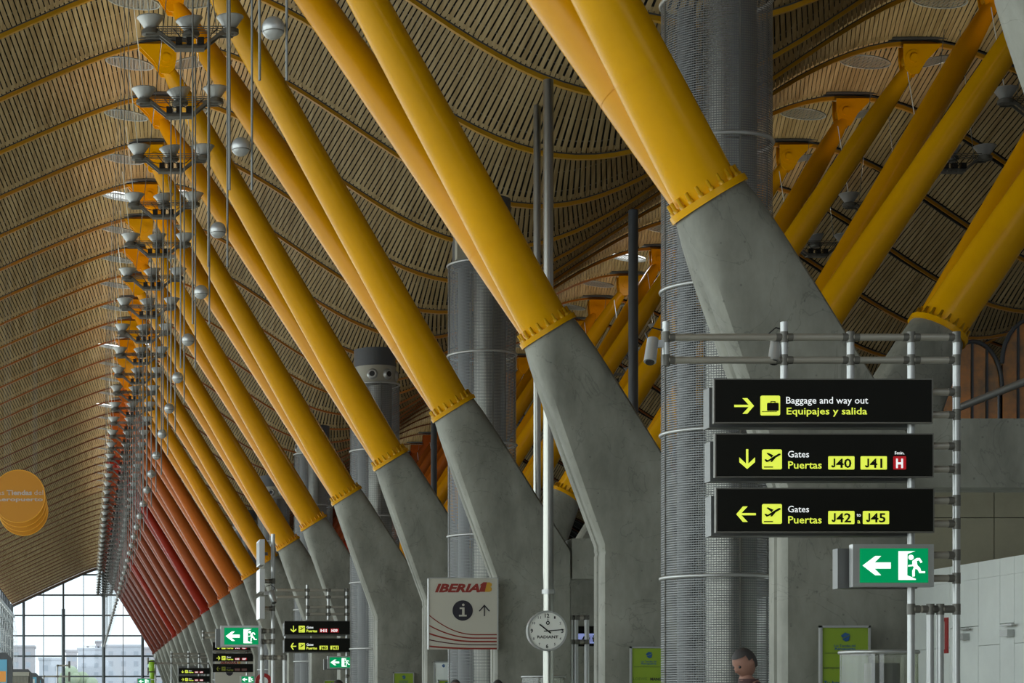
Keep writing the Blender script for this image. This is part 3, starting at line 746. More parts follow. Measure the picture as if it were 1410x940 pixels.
def cctv(px, py, Y, s, label):
    c = Vector(P(px, py, Y)); t = thing('security_camera', c, label, 'camera')
    b = MB(); b.tube(c+Vector((-.05*s, -.02, .10)), c+Vector((-.10*s, -.10, -.14)), .055, .062, 14); b.build('body', 'silver', t)
    b = MB(); b.tube(c+Vector((-.10*s, -.10, -.142)), c+Vector((-.102*s, -.104, -.15)), .045, .045, 12); b.build('lens', 'black', t)
    MB().box(c.x-.09, c.x+.07, c.y-.03, c.y+.03, c.z+.02, c.z+.09).build('bracket', 'silver', t)
    b = MB(); b.path([c+Vector((-.06*s, 0, .05)), c+Vector((-.12*s, 0, .16)), c+Vector((-.05*s, 0, .22)), c+Vector((.06*s, 0, .19))], .008, 6); b.build('cable', 'black', t)
cctv(905, 481, Y1, 1, 'grey security camera hanging at the left end of the near gantry')
cctv(1075, 481, Y1+.1, 1, 'grey security camera behind the second upright of the near gantry')
# gantry with the exit sign at mid distance
Yb = 43.3
gantry(Yb, [(358, 376, 868.5), (358, 376, 883), (360, 376, 800), (360, 376, 837.5), (361, 392, 905)],
       [(376, 735, 945), (361, 868, 945), (392, 905, 945)], 'tall single-post sign frame left of the pair of small gate boards', r=.042)
exit_sign(304, 861, 359.7, 890, Yb-.15, 'green exit sign at lower left, in front of three small boards')
for k, (ya, yb) in enumerate(((745, 779.6), (785, 816), (822.6, 853))):
    x = PX(359, Yb); t = thing('side_sign', (x, Yb, PZ(yb, Yb)), 'sign board seen edge-on beside the tall post, %s of three' % ('top', 'middle', 'lowest')[k], 'sign', 'edge-on boards on the tall post')
    MB().box(x-.06, x+.04, Yb-.5, Yb+.3, PZ(yb, Yb), PZ(ya, Yb)).build('housing', 'silver', t)
    MB().box(x-.066, x-.058, Yb-.46, Yb+.26, PZ(yb, Yb)+.03, PZ(ya, Yb)-.03).build('face_panel', 'signwhite' if k else 'box', t)
    MB().box(x+.04, x+.14, Yb-.03, Yb+.03, PZ((ya+yb)/2, Yb)-.03, PZ((ya+yb)/2, Yb)+.03).build('bracket', 'greyframe', t)
cctv(370, 820, Yb-.1, -1, 'small dark security camera on the tall single post')
# gantry 2
Y2 = 68.4
rg = [859, 869, 883, 891.5, 906.5, 916, 930.6]
gantry(Y2, [(381, 499, 812.3), (381, 499, 821.7), (423, 499, 835.7), (423, 499, 845.5)]+[(478, 499, y) for y in rg],
       [(423, 805, 853), (452, 812, 853), (477.5, 812, 945), (498.7, 811, 945)], 'second sign gantry with two gate boards and a small exit sign', r=.04)
def small_board(x0, y0, x1, y1, Y, label, arr, tiles, dim=False, group='small gate boards further along'):
    t = board(x0, y0, x1, y1, Y, label, group, back=(x1-x0 > 80)); W = x1-x0; H = y1-y0
    ye, wh, rd = ('dimyel', 'greyframe', 'dimred') if dim else ('signyel', 'signwhite', 'signred')
    flat(t, 'arrow', ye, arrow(arr, x0+.087*W, y0+.34*H, x0+.17*W, y0+.84*H), Y)
    a = (x0+.205*W, y0+.34*H, x0+.295*W, y0+.84*H); flat(t, 'pictogram_tile', ye, [rrect(*a, .1*H*.3)], Y)
    flat(t, 'aeroplane_pictogram', 'signblack', plane_pic(*a)+dash(*a), Y-.01)
    text(t, 'Gates', x0+.32*W, x0+.42*W, y0+.37*H, y0+.54*H, Y-.006, wh, .02); text(t, 'Puertas', x0+.32*W, x0+.475*W, y0+.63*H, y0+.82*H, Y-.006, ye, .03)
    for (u0, u1, s_, red) in tiles:
        flat(t, 'gate_tile', rd if red else ye, [rect(x0+u0*W, y0+.55*H, x0+u1*W, y0+.84*H)], Y)
        text(t, s_, x0+(u0+.015)*W, x0+(u1-.015)*W, y0+.59*H, y0+.80*H, Y-.012, wh if red else 'signblack', .04)
    return t
small_board(392, 855, 486, 873.3, Y2-.2, 'small black board reading Gates H1 H39 on the second gantry', 'd', [(.51, .63, 'H1', 1), (.67, .79, 'H39', 1)])
small_board(392, 878.7, 486, 897, Y2-.2, 'small black board reading Gates J40 J41 on the second gantry', 'l', [(.51, .63, 'J40', 0), (.67, .79, 'J41', 0)])
exit_sign(451, 903, 485.6, 920.4, Y2-.2, 'small green exit sign under the second gantry boards')
# gantry 3
Y3 = 108
gantry(Y3, [(279.5, 352, 871), (279.5, 352, 877.5), (293, 356, 897)], [(279.5, 868, 880), (340, 868, 945), (356, 868, 945)], 'third sign gantry with three tiny boards', r=.05)
small_board(293, 884, 352.4, 895, Y3-.3, 'tiny top board of three, half hidden behind the green exit sign', 'd', [(.51, .63, 'H1', 1), (.67, .79, 'H27', 1)], group='tiny gate boards')
small_board(293, 899.4, 352.4, 910.2, Y3-.3, 'tiny middle board of three below the green exit sign', 'r', [(.51, .63, 'H35', 1), (.67, .79, 'H37', 1)], group='tiny gate boards')
small_board(293, 914, 352.4, 925, Y3-.3, 'tiny dim unlit lowest board of three below the green exit sign', 'l', [(.51, .63, 'H28', 1), (.67, .79, 'H30', 1)], True, 'tiny gate boards')
exit_sign(331, 930, 351, 940.5, 99, 'tiny green exit sign cut by the bottom edge, beside the red disc sign', False)
# gantry 4
Y4 = 150
gantry(Y4, [(236, 290, 900), (236, 290, 904.5), (214, 290, 913)], [(236, 896, 945), (259.5, 896, 920), (274, 899, 945), (287, 899, 945), (214, 900, 945)], 'farthest sign gantry with two tiny boards near the end window', r=.06)
small_board(246, 919.5, 289, 927.5, Y4-.3, 'upper of two tiniest boards near the end window', 'd', [(.51, .63, 'H1', 1), (.67, .79, 'H9', 1)], group='tiniest gate boards')
small_board(246, 930.5, 289, 938.5, Y4-.3, 'lower of two tiniest boards near the end window', 'r', [(.51, .63, 'H20', 1), (.67, .79, 'H28', 1)], group='tiniest gate boards')
exit_sign(188.5, 933.5, 208, 942, 135, 'tiniest green exit sign at the bottom edge left of the far boards', False)
# left small gantry
Y5 = 120
gantry(Y5, [(79, 95, 916), (60, 95, 931)], [(79, 915, 945), (60, 929, 945)], 'small distant sign frame standing in front of the end window', r=.05)
for k, (ya, yb) in enumerate(((910.5, 919), (925, 938))):
    x = PX(95.5, Y5); tag(MB().box(x-.05, x+.05, Y5-1, Y5+1, PZ(yb, Y5), PZ(ya, Y5)).build('side_sign', 'greyframe'), '%s edge-on board on the small distant frame before the end window' % ('upper', 'lower')[k], 'sign')
for k, (ya, yb) in enumerate(((905, 914), (919, 929))):
    x = PX(208, 150); tag(MB().box(x-.28, x-.18, 149, 151, PZ(yb, 150), PZ(ya, 150)).add([(x-.18, 149.9, PZ((ya+yb)/2, 150)), (x+.28, 149.9, PZ((ya+yb)/2, 150)), (x+.28, 149.9, PZ((ya+yb)/2+1.5, 150)), (x-.18, 149.9, PZ((ya+yb)/2+1.5, 150)),
        (x-.18, 150.1, PZ((ya+yb)/2, 150)), (x+.28, 150.1, PZ((ya+yb)/2, 150)), (x+.28, 150.1, PZ((ya+yb)/2+1.5, 150)), (x-.18, 150.1, PZ((ya+yb)/2+1.5, 150))], [(0, 1, 2, 3), (7, 6, 5, 4), (0, 4, 5, 1), (3, 2, 6, 7), (1, 5, 6, 2), (0, 3, 7, 4)]).build('side_sign', 'greyframe'), '%s edge-on board left of the farthest gantry' % ('upper', 'lower')[k], 'sign')
# toilet sign frame behind the clock
Y6 = 50
gantry(Y6, [(765, 810, 850), (765, 810, 883.5)], [(786.5, 849, 945), (793, 849, 945), (808, 850, 945)], 'low twin-post frame carrying the toilet sign right of the clock', r=.055)
s = board(779, 862, 838, 889, Y6+.4, 'black toilet sign with lavender pictogram tile right of the clock', 'x', False); del s['group']
flat(s, 'pictogram_tile', 'lav', [rrect(795, 872, 822.5, 885.5, 1.2)], Y6+.4)
fp = []
for cx in (810.7, 817): fp += [circ(cx, 875.4, 1.1, 10), rect(cx-1.5, 877, cx+1.5, 880), rect(cx-.9, 880, cx+.9, 883.5)]
fp += [rect(813.6, 874.5, 814.1, 883.5), [(800, 882), (804, 875), (805, 877), (803, 882), (801, 883)]]
flat(s, 'people_pictogram', 'signblack', fp, Y6+.39)
flat(s, 'pictogram_tile', 'lav', [rect(780, 879, 784, 881)], Y6+.4)

# ================================================================= airline banner
YB = 43.2
t = thing('airline_banner', P(637, 894, YB), 'cream airline information banner with red stripes, left of the clock', 'banner')
MB().box(PX(591, YB), PX(685, YB), YB, YB+.08, PZ(893.8, YB), PZ(796, YB)).build('panel', 'banner', t)
b = MB(); b.box(PX(589.6, YB), PX(591, YB), YB-.01, YB+.09, PZ(893.8, YB), PZ(795, YB)); b.box(PX(684.4, YB), PX(686.2, YB), YB-.01, YB+.09, PZ(893.8, YB), PZ(795, YB)); b.box(PX(589.6, YB), PX(686.2, YB), YB-.01, YB+.09, PZ(796, YB), PZ(795, YB)); b.build('frame', 'silver', t)
text(t, 'IBERIA', 598.8, 660.5, 803.4, 814.6, YB-.004, 'logored', .045, .3)
flat(t, 'emblem', 'logored', [[(659.5, 814.6), (662.5, 805.5), (660.5, 805.5), (665.5, 801.3), (670.5, 801.3), (667.5, 814.6)]], YB-.004)
flat(t, 'emblem', 'logoyel', [[(667.5, 814.6), (670.8, 801.5), (674.5, 801.5), (677.3, 803.3), (677.2, 806), (675.2, 807.7), (677.2, 809.5), (677, 812.5), (674, 814.6)]], YB-.004)
flat(t, 'information_disc', 'navy', [circ(637, 840.2, 14, 40)], YB-.002)
flat(t, 'information_letter', 'banner', [circ(637.9, 832.4, 1.7, 12), [(633, 836), (639.5, 836), (639.5, 846.2), (642.5, 846.2), (642.5, 848.4), (632, 848.4), (632, 846.2), (636.3, 846.2), (636.3, 838.2), (633, 838.2)]], YB-.012)
flat(t, 'arrow', 'navy', [rect(666.2, 834, 667.6, 848), [(666.9, 832), (674.8, 841), (673.2, 841.6), (666.9, 834.6), (660.6, 841.6), (659, 841)]], YB-.004)
for k, (yl, yr, th, m) in enumerate(((847, 873.5, .7, 'logored'), (861, 878.3, .9, 'logored'), (872, 883, 1.1, 'logored'), (880.5, 887.5, .7, 'darkred'), (889.5, 892.6, 1.1, 'logored'))):
    up, lo = [], []
    for q in range(17):
        u = q/16; x = 591.2+u*92.8; y = yr-(yr-yl)*max(0, 1-u/.68)**2
        up.append((x, y-th)); lo.append((x, y+th))
    b = MB()
    for q in range(16): b.prism(pp([up[q], up[q+1], lo[q+1], lo[q]], YB-.003), YB-.007, YB-.003)
    b.build('stripe', m, t)
for z in (806, 884): MB().box(PX(686, YB), 8.33, YB+.02, YB+.34, PZ(z, YB)-.03, PZ(z, YB)+.03).build('bracket', 'greyframe', t)

# ================================================================= clock
YC = 40.8
t = thing('round_clock', P(753.3, 868.2, YC), 'round white analogue clock mounted on the slim steel pole', 'clock')
cx, _, cz = P(753.3, 868.2, YC); k = YC/F
b = MB(); b.lathe((cx, YC, cz), [(.16, 27*k), (0, 28*k), (-.03, 27.5*k), (-.03, 25.3*k), (-.005, 25.1*k)], 48, 'y'); b.build('case', 'silver', t, True)
b = MB(); b.lathe((cx, YC, cz), [(-.002, 25.2*k), (-.010, 25.2*k)], 48, 'y'); b.build('dial', 'clockface', t)
Yd = YC-.012
for h in range(1, 13):
    a = radians(30*h); rr = 21 if h % 3 == 0 else 21.2; x = 753.3+rr*sin(a); y = 868.2-rr*cos(a); big = h % 3 == 0
    hh = 5.4 if big else 3.4; ww = (hh*.62 if h < 10 else hh*1.15)
    text(t, str(h), x-ww/2, x+ww/2, y-hh/2, y+hh/2, Yd, 'black', .03 if big else .015, name='numeral')
text(t, 'RADIANT', 739.8, 768.8, 874.6, 878.4, Yd, 'black', .03)
flat(t, 'emblem', 'black', [circ(754.3, 857.3, 2.6, 20), rect(753.9, 851.5, 754.7, 855)], Yd+.001)
flat(t, 'emblem', 'clockface', [circ(754.3, 857.3, 1.2, 14)], Yd-.005)
def hand(name, x0, y0, x1, y1, w):
    d = Vector((x1-x0, y1-y0)).normalized(); n = Vector((-d.y, d.x))*w/2
    flat(t, name, 'black', [[(x0+n.x, y0+n.y), (x1+n.x, y1+n.y), (x1-n.x, y1-n.y), (x0-n.x, y0-n.y)]], Yd-.006)
hand('hour_hand', 758.5, 871.5, 743, 859.3, 1.7); hand('minute_hand', 749, 868.8, 776, 866.4, 1.3)

# ================================================================= lime posters
def poster(px0, px1, ytop, Y, label, words=True, group='lime shopping posters at the pylon feet', m='green'):
    t = thing('shop_poster', P((px0+px1)/2, 975, Y), label, 'poster', group); x0, x1 = PX(px0, Y), PX(px1, Y); zt = PZ(ytop, Y); zb = .35; f = .025
    t.location.z = 0
    MB().box(x0+f, x1-f, Y, Y+.03, zb+f, zt-f).build('sheet', m, t)
    b = MB(); b.box(x0, x0+f, Y-.02, Y+.05, zb, zt); b.box(x1-f, x1, Y-.02, Y+.05, zb, zt); b.box(x0, x1, Y-.02, Y+.05, zt-f, zt); b.box(x0, x1, Y-.02, Y+.05, zb, zb+f); b.build('frame', 'silver', t)
    W = px1-px0; cx = (px0+px1)/2; s = W/69
    flat(t, 'emblem', 'logoblue', [[(cx-5.5*s, ytop+14*s), (cx, ytop+9.5*s), (cx+7*s, ytop+12*s), (cx-3*s, ytop+17*s)], [(cx-4*s, ytop+18.5*s), (cx+7*s, ytop+13.5*s), (cx+5*s, ytop+20.5*s), (cx+1*s, ytop+22*s)]], Y-.004)
    if words:
        text(t, 'Las Tiendas del', cx-14.5*s, cx+14.5*s, ytop+26*s, ytop+29.3*s, Y-.004, 'logoblue', .01)
        text(t, 'Aeropuerto', cx-14.5*s, cx+14.5*s, ytop+30.2*s, ytop+33.2*s, Y-.004, 'logoblue', .03)
        flat(t, 'rule', 'postertext', [rect(px0+7*s, ytop+37.5*s, px1-7*s, ytop+38.1*s)], Y-.004)
    return t
t = poster(1128.8, 1198, 861, 25.25, 'lime green poster on the nearest visible pylon foot, behind the translucent drum')
text(t, 'aeropuerto', 1134, 1163, 917, 920.5, 25.245, 'postertext', .01); text(t, 'Tu boutique', 1134, 1175, 937, 942, 25.245, 'logoblue', .03)
t = poster(867.8, 918.5, 890, 34.25, 'lime green poster with shop names, left of the big mesh tower')
text(t, 'LOEWE', 872, 891, 932.5, 936, 34.245, 'postertext', -.01); text(t, 'MANGO', 895.5, 915, 932.5, 936.5, 34.245, 'navy', .03)
poster(541.5, 570, 925.5, 61.3, 'small lime poster on the pylon foot left of the airline banner')
poster(446, 467, 936, 79.3, 'tiny lime poster top at the bottom edge under the second gantry', False)
poster(603, 625, 935.5, 52.2, 'green poster edge below the airline banner', False)
t = poster(597.5, 623, 910.5, 53.0-.6, 'pale board with blue emblem under the airline banner, before the mesh tower', False, m='white'); del t['group']
t.location.y += 0

# ================================================================= translucent drums
def drum(px, Y, label):
    x = PX(px, Y); R = .415; z = PZ(898, 24); t = thing('ribbed_drum', (x, Y, 0), label, 'kiosk', 'translucent ribbed drums')
    n = 56; rings = []
    for zz_ in (0, z): rings.append([(x+(R-.008*(q % 2))*cos(2*pi*q/n), Y+(R-.008*(q % 2))*sin(2*pi*q/n), zz_) for q in range(n)])
    b = MB(); b.prof(rings, True, False, False); b.build('ribbed_shell', 'drum', t)
    b = MB(); b.path([(x+R*cos(2*pi*q/40), Y+R*sin(2*pi*q/40), z) for q in range(41)], .022, 8, False); b.build('top_rim', 'silver', t)
    MB().box(x-.12, x+.2, Y-.1, Y+.12, 0, z-.12).build('inner_box', 'box', t)
    MB().lathe((x, Y, 0), [(0, R+.03), (.1, R+.03)], 40).build('plinth', 'silver', t)
drum(1210, 24.0, 'large ribbed translucent drum behind the near gantry posts'); drum(748, 42.4, 'smaller ribbed translucent drum below the round clock')

# ================================================================= white partition with doors, olive panels
Xw = 13.25; hw = PZ(783, Xw*F/1170)
ww = thing('wall_partition', (Xw, 40, 0), 'white panelled partition with doors running along the right side', kind='structure')
edges = [22, 25.4, 28, 29.6, 30.62, 31.1, 31.85, 32.9, 34.6, 37.0, 39.5, 42, 44.5, 47, 49.5, 52, 55]
for a, c in zip(edges, edges[1:]):
    for z0, z1 in ((0, 2.276), (2.283, hw-.25), (hw-.247, hw)):
        door = (a in (31.85, 30.62)) and z0 < 3
        if door and z0 > 0: continue
        MB().box(Xw, Xw+.08, a+.005, c-.005, z0, z1 if not door else 2.57).build('door_leaf' if door else 'panel', 'white', ww)
    if a in (31.85, 30.62): MB().box(Xw, Xw+.08, a+.005, c-.005, 2.58, hw-.25).build('panel', 'white', ww)
MB().box(Xw+.08, Xw+.14, 22, 55, 0, hw-.02).build('backing', 'joint', ww)
for y in (30.75, 32.3):
    MB().box(Xw-.10, Xw, y-.13, y+.13, 2.38, 2.48).build('door_closer', 'silver', ww); MB().box(Xw-.09, Xw-.05, y-.25, y+.15, 2.53, 2.56).build('closer_arm', 'silver', ww)
ol = thing('wall_back', (18, 34.8, 0), 'olive panelled wall under the concrete beam at right', kind='structure')
for k in range(8):
    x0 = Xw+.2+1.55*k+.0
    for z0, z1 in ((0, 2.9), (2.91, PZ(713, 34.6)), (PZ(713, 34.6)+.012, PZ(640, 34.6))):
        MB().box(PX(1369, 34.6)+1.55*(k-1)+.008, PX(1369, 34.6)+1.55*k-.008, 34.6, 34.68, z0, z1).build('panel', 'olive', ol)
MB().box(PX(1369, 34.6)-1.5, 26.5, 34.69, 34.75, 0, PZ(640, 34.6)-.02).build('backing', 'joint', ol)
# red notice
tag(MB().box(Xw-.02, Xw, 32.95, 33.35, 2.2, 2.75).build('notice', 'redsign'), 'narrow red and white notice on the white partition beside the exit sign', 'notice')
tag(MB().box(Xw-.04, Xw-.02, 33.05, 33.25, 2.26, 2.69).build('notice_sheet', 'white'), 'white sheet of the narrow notice on the white partition', 'notice')
# far service block closing the right side behind the pylons
sv = thing('wall_service', (14, 110, 0), 'long low grey service block behind the far pylons', kind='structure')
for k in range(20):
    y0 = 56+9*k
    if y0 > 230: break
    MB().box(14.1, 14.3, y0, y0+8.96, 0, 4.4).build('panel', 'wallgrey', sv)
# small grey ceiling boxes between far pylons
for k, (px, Y) in enumerate(((430, 79), (270, 155))):
    tag(MB().box(PX(392, 79) if k == 0 else PX(245, 155), 8.2, Y-.3, Y+.2, 2.35+CH, 3.05+CH).build('service_box', 'box'), ('grey box bridging to the pylon behind the second gantry', 'small grey box behind the farthest gantry')[k], 'box')
    
# ================================================================= glass arcade with painted amber reflections at right
ya = 45.0; ag = thing('glass_arcade', (PX(1379, ya), ya, 0), 'arched glass screen with painted amber reflections above the concrete beam at far right', 'glass screen')
def arcade(x0, x1, ztop, zb):
    pts = []; n = 14; c = (x0+x1)/2; rx = (x1-x0)/2; rz = .95
    arc = [(c-rx*cos(pi*q/n), ztop-rz+rz*sin(pi*q/n)) for q in range(n+1)]
    b = MB(); b.path([(x, ya-.02, z) for x, z in arc], .045, 6); b.build('arch_rib', 'dark', ag)
    for q in range(1, 4):
        x = x0+(x1-x0)*q/4; u = (x-c)/rx; zt = ztop-rz+rz*sqrt(max(0, 1-u*u)); MB().box(x-.02, x+.02, ya-.03, ya+.03, zb, zt).build('mullion', 'dark', ag)
    for q in range(4):
        xa, xb = x0+(x1-x0)*q/4+.03, x0+(x1-x0)*(q+1)/4-.03
        def zt(x): u = (x-c)/rx; return ztop-rz+rz*sqrt(max(0, 1-u*u))
        xm = (xa+xb)/2; MB().prism([(xa, zb), (xb, zb), (xb, zt(xb)-.05), (xm, zt(xm)-.05), (xa, zt(xa)-.05)], ya, ya+.02).build('pane', 'reflglass', ag)
arcade(PX(1298, ya), PX(1379, ya), PZ(470, ya), 4.6); arcade(PX(1379, ya), PX(1470, ya), PZ(438, ya), 4.6); arcade(PX(1470, ya), PX(1560, ya), PZ(438, ya), 4.6)
MB().box(PX(1298, ya)-.05, PX(1560, ya), ya+.1, ya+.4, 0, 4.6).build('plinth', 'wallgrey', ag)
MB().box(PX(1298, ya), PX(1560, ya), ya+.3, ya+.35, 4.6, PZ(500, ya)).build('backing', 'deck', ag)
rl = thing('handrail', (14.0, 36, 0), 'grey metal handrail rising past the glass with painted amber reflections at right', 'handrail')
def raily(px): return PX(px, 1)
p, q = P(1318, 562, 41), P(1440, 514, 36.5)
MB().tube(p, q, .07, n=12).build('rail', 'box', rl)
for u in (.02, .5, .98):
    c = Vector(p).lerp(Vector(q), u); MB().tube((c.x, c.y, 3.6), (c.x, c.y, c.z), .025, n=8).build('baluster', 'dark', rl)
MB().box(min(p[0], q[0])-.3, max(p[0], q[0])+.6, 36.2, 41.4, 3.5, 3.6).build('walkway_slab', 'wallgrey', rl)

# ================================================================= orange hanging discs
for k in range(4):
    Y = 60+1.5*k; r = .735; cx, _, cz = P(26, 683, 60); t = thing('hanging_disc', (cx, Y, cz), ('front orange shop disc with pale lettering, hanging at the left edge', 'second orange hanging disc, just behind the lettered one', 'third orange hanging disc of the stack at left', 'rearmost orange hanging disc of the stack at left')[k], 'hanging sign', 'orange hanging discs')
    MB().lathe((cx, Y, cz), [(0, r-.01), (.06, r-.01)], 56, 'y').build('disc', 'discor', t)
    b = MB(); b.path([(cx+r*cos(2*pi*q/56), Y, cz+r*sin(2*pi*q/56)) for q in range(57)], .014, 6, False); b.build('rim', 'discrim', t)
    b = MB()
    for s in (-.4, .4): b.tube((cx+s, Y+.03, cz+r*.82), (cx+s, Y+.03, RZ(cx)-.25), .0025, n=4)
    b.build('wire', 'cable', t)
    if k == 0:
        text(t, 'Las', -9, 6, 674.5, 681, Y-.01, 'pinktext', .0); text(t, 'Tiendas', 9, 44, 674.5, 681, Y-.01, 'pinktext', .035); text(t, 'del', 47, 59.5, 674.5, 681, Y-.01, 'pinktext', .0)
        text(t, 'Aeropuerto', -8, 59.2, 684.5, 689.5, Y-.01, 'pinktext', .03)

# ================================================================= left kiosks and light boxes
def totem(px1, wpx, ytop, Y, label, mface):
    x1 = PX(px1, Y); x0 = PX(px1-wpx, Y); z = PZ(ytop, Y); t = thing('advert_totem', ((x0+x1)/2, Y, 0), label, 'totem', 'advert totems at lower left')
    b = MB(); b.prism([(x0, 0), (x1, 0), (x1, z-.12), (x1-.12, z), (x0, z)], Y, Y+.25); b.build('case', 'capgrey', t)
    MB().box(x0+.03, x1-.1, Y-.012, Y, .5, z-.13).build('poster', mface, t)
    if mface == 'ad':
        MB().box(x0+.3*(x1-x0), x1-.12, Y-.02, Y-.012, z-.55, z-.35).build('picture', 'ad2', t); MB().box(x0+.05, x0+.4*(x1-x0), Y-.02, Y-.012, z-.3, z-.18).build('picture', 'white', t)
totem(17, 34, 898, 40, 'dark-framed advert totem at the bottom left corner', 'ad'); totem(45, 30, 921, 57, 'totem with a pale blank face, second from the bottom left corner', 'banner')
totem(55, 12, 926, 63, 'small advert totem, third from the bottom left corner', 'ad'); totem(60.5, 9, 930.5, 70, 'smallest advert totem, farthest of the row at lower left', 'ad')
t = thing('slatted_counter', (PX(22, 50), 50, 0), 'counter with a slatted beige front at the bottom left', 'counter')
MB().box(PX(3, 50), PX(40, 50), 50, 50.6, 0, PZ(928, 50)-.04).build('body', 'greyframe', t); MB().box(PX(3, 50), PX(40, 50), 49.95, 50.6, PZ(928, 50)-.04, PZ(928, 50)+.05).build('top', 'nozband', t)
for k in range(18): x = PX(4+k*2, 50); MB().box(x-.009, x+.009, 49.96, 50, .1, PZ(931, 50)).build('slat', 'nozband', t)
# green figure-like totem, red disc sign, far banner
t = thing('green_totem', (PX(209.5, 170), 170, 0), 'bright green stacked totem far off beside the last pylon feet', 'totem')
MB().lathe((PX(209.5, 170), 170, 0), [(0, .3), (3.6, .3), (3.65, .2), (4.2, .2), (4.5, .31), (5.1, .29), (5.2, .1)], 20).build('column', mat('fluo_green', (.30, .55, .03), .4), t)
MB().lathe((PX(209.5, 170), 170, 3.6), [(0, .36), (.06, .36)], 20).build('collar', 'white', t)
Yr = 95; t = thing('red_disc_sign', P(363, 937, Yr), 'round red sign with a white centre at the foot of the tall post', 'sign'); cx, _, cz = P(363, 938, Yr)
t.location.z = 0
MB().lathe((cx, Yr, cz), [(0, 11.5*Yr/F), (.12, 11.5*Yr/F)], 40, 'y').build('disc', 'redsign', t); MB().lathe((cx, Yr-.01, cz), [(0, 6.2*Yr/F), (.01, 6.2*Yr/F)], 32, 'y').build('centre', 'white', t)
MB().tube((cx, Yr+.1, 0), (cx, Yr+.1, cz), .05, n=8).build('stand', 'greyframe', t)
Yk = 112; t = thing('far_airline_banner', (PX(323, Yk), Yk, 0), 'distant twin of the airline banner, mostly hidden by the three tiny boards', 'banner')
MB().box(PX(296, Yk), PX(352, Yk), Yk, Yk+.1, PZ(948, Yk), PZ(908, Yk)).build('panel', 'banner', t)
text(t, 'IBERIA', 303, 327, 910.5, 913.8, Yk-.01, 'logored', .04, .3); flat(t, 'emblem', 'logoyel', [rect(328, 910.5, 331, 913.8)], Yk-.01); flat(t, 'information_disc', 'navy', [circ(316, 925, 5, 20)], Yk-.01)
for x in (297, 351): MB().tube((PX(x, Yk), Yk+.05, 0), (PX(x, Yk), Yk+.05, PZ(908, Yk)), .04, n=8).build('stand', 'greyframe', t)

# ================================================================= outside: buildings, trees, a crane
def building(x0, x1, ytop, Y, m, label, rows):
    z = PZ(ytop, Y); X0, X1 = PX(x0, Y), PX(x1, Y); t = thing('apartment_block', ((X0+X1)/2, Y, -1), label, 'building', 'hazy blocks beyond the end window')
    MB().box(X0, X1, Y, Y+14, -1, z).build('wall', m, t); MB().box(X0-.3, X1+.3, Y-.3, Y+14.3, z, z+.6).build('roof', m, t)
    b = MB(); n = max(2, int((X1-X0)/3.2))
    for r in range(rows):
        for c in range(n):
            x = X0+(c+.5)*(X1-X0)/n; zz_ = z-2.2-3*r; b.box(x-.7, x+.7, Y-.06, Y, zz_-.8, zz_+.8)
    tag(b.build('windows', 'bldwin', t), kind='stuff')
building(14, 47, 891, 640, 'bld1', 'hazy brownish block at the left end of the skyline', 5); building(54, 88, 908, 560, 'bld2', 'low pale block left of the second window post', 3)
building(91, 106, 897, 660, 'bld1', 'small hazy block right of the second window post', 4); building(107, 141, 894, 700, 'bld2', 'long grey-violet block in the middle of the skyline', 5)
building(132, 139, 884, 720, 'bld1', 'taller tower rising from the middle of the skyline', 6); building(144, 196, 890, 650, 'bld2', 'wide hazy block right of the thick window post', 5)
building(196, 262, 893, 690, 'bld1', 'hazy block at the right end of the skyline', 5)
t = thing('tower_crane', (PX(121, 740), 740, -1), 'faint red tower crane above the skyline', 'crane')
MB().box(PX(121, 740)-.4, PX(121, 740)+.4, 740, 740.8, -1, PZ(889, 740)).build('mast', 'bld1', t); MB().box(PX(115, 740), PX(134, 740), 740, 740.5, PZ(889.6, 740), PZ(888.6, 740)).build('jib', 'bld1', t)
for k, (px, Y, h) in enumerate(((108, 430, 9), (116, 450, 7), (124, 470, 6), (62, 470, 5))):
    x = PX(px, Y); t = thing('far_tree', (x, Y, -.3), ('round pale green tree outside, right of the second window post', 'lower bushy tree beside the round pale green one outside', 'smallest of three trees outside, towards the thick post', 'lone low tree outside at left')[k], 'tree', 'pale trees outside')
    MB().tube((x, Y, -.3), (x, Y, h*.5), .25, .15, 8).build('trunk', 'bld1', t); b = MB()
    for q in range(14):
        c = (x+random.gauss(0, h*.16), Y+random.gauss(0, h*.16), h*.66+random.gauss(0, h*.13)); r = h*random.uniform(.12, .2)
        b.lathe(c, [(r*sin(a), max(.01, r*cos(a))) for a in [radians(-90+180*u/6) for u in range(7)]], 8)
    tag(b.build('crown', 'leaf', t), kind='stuff')

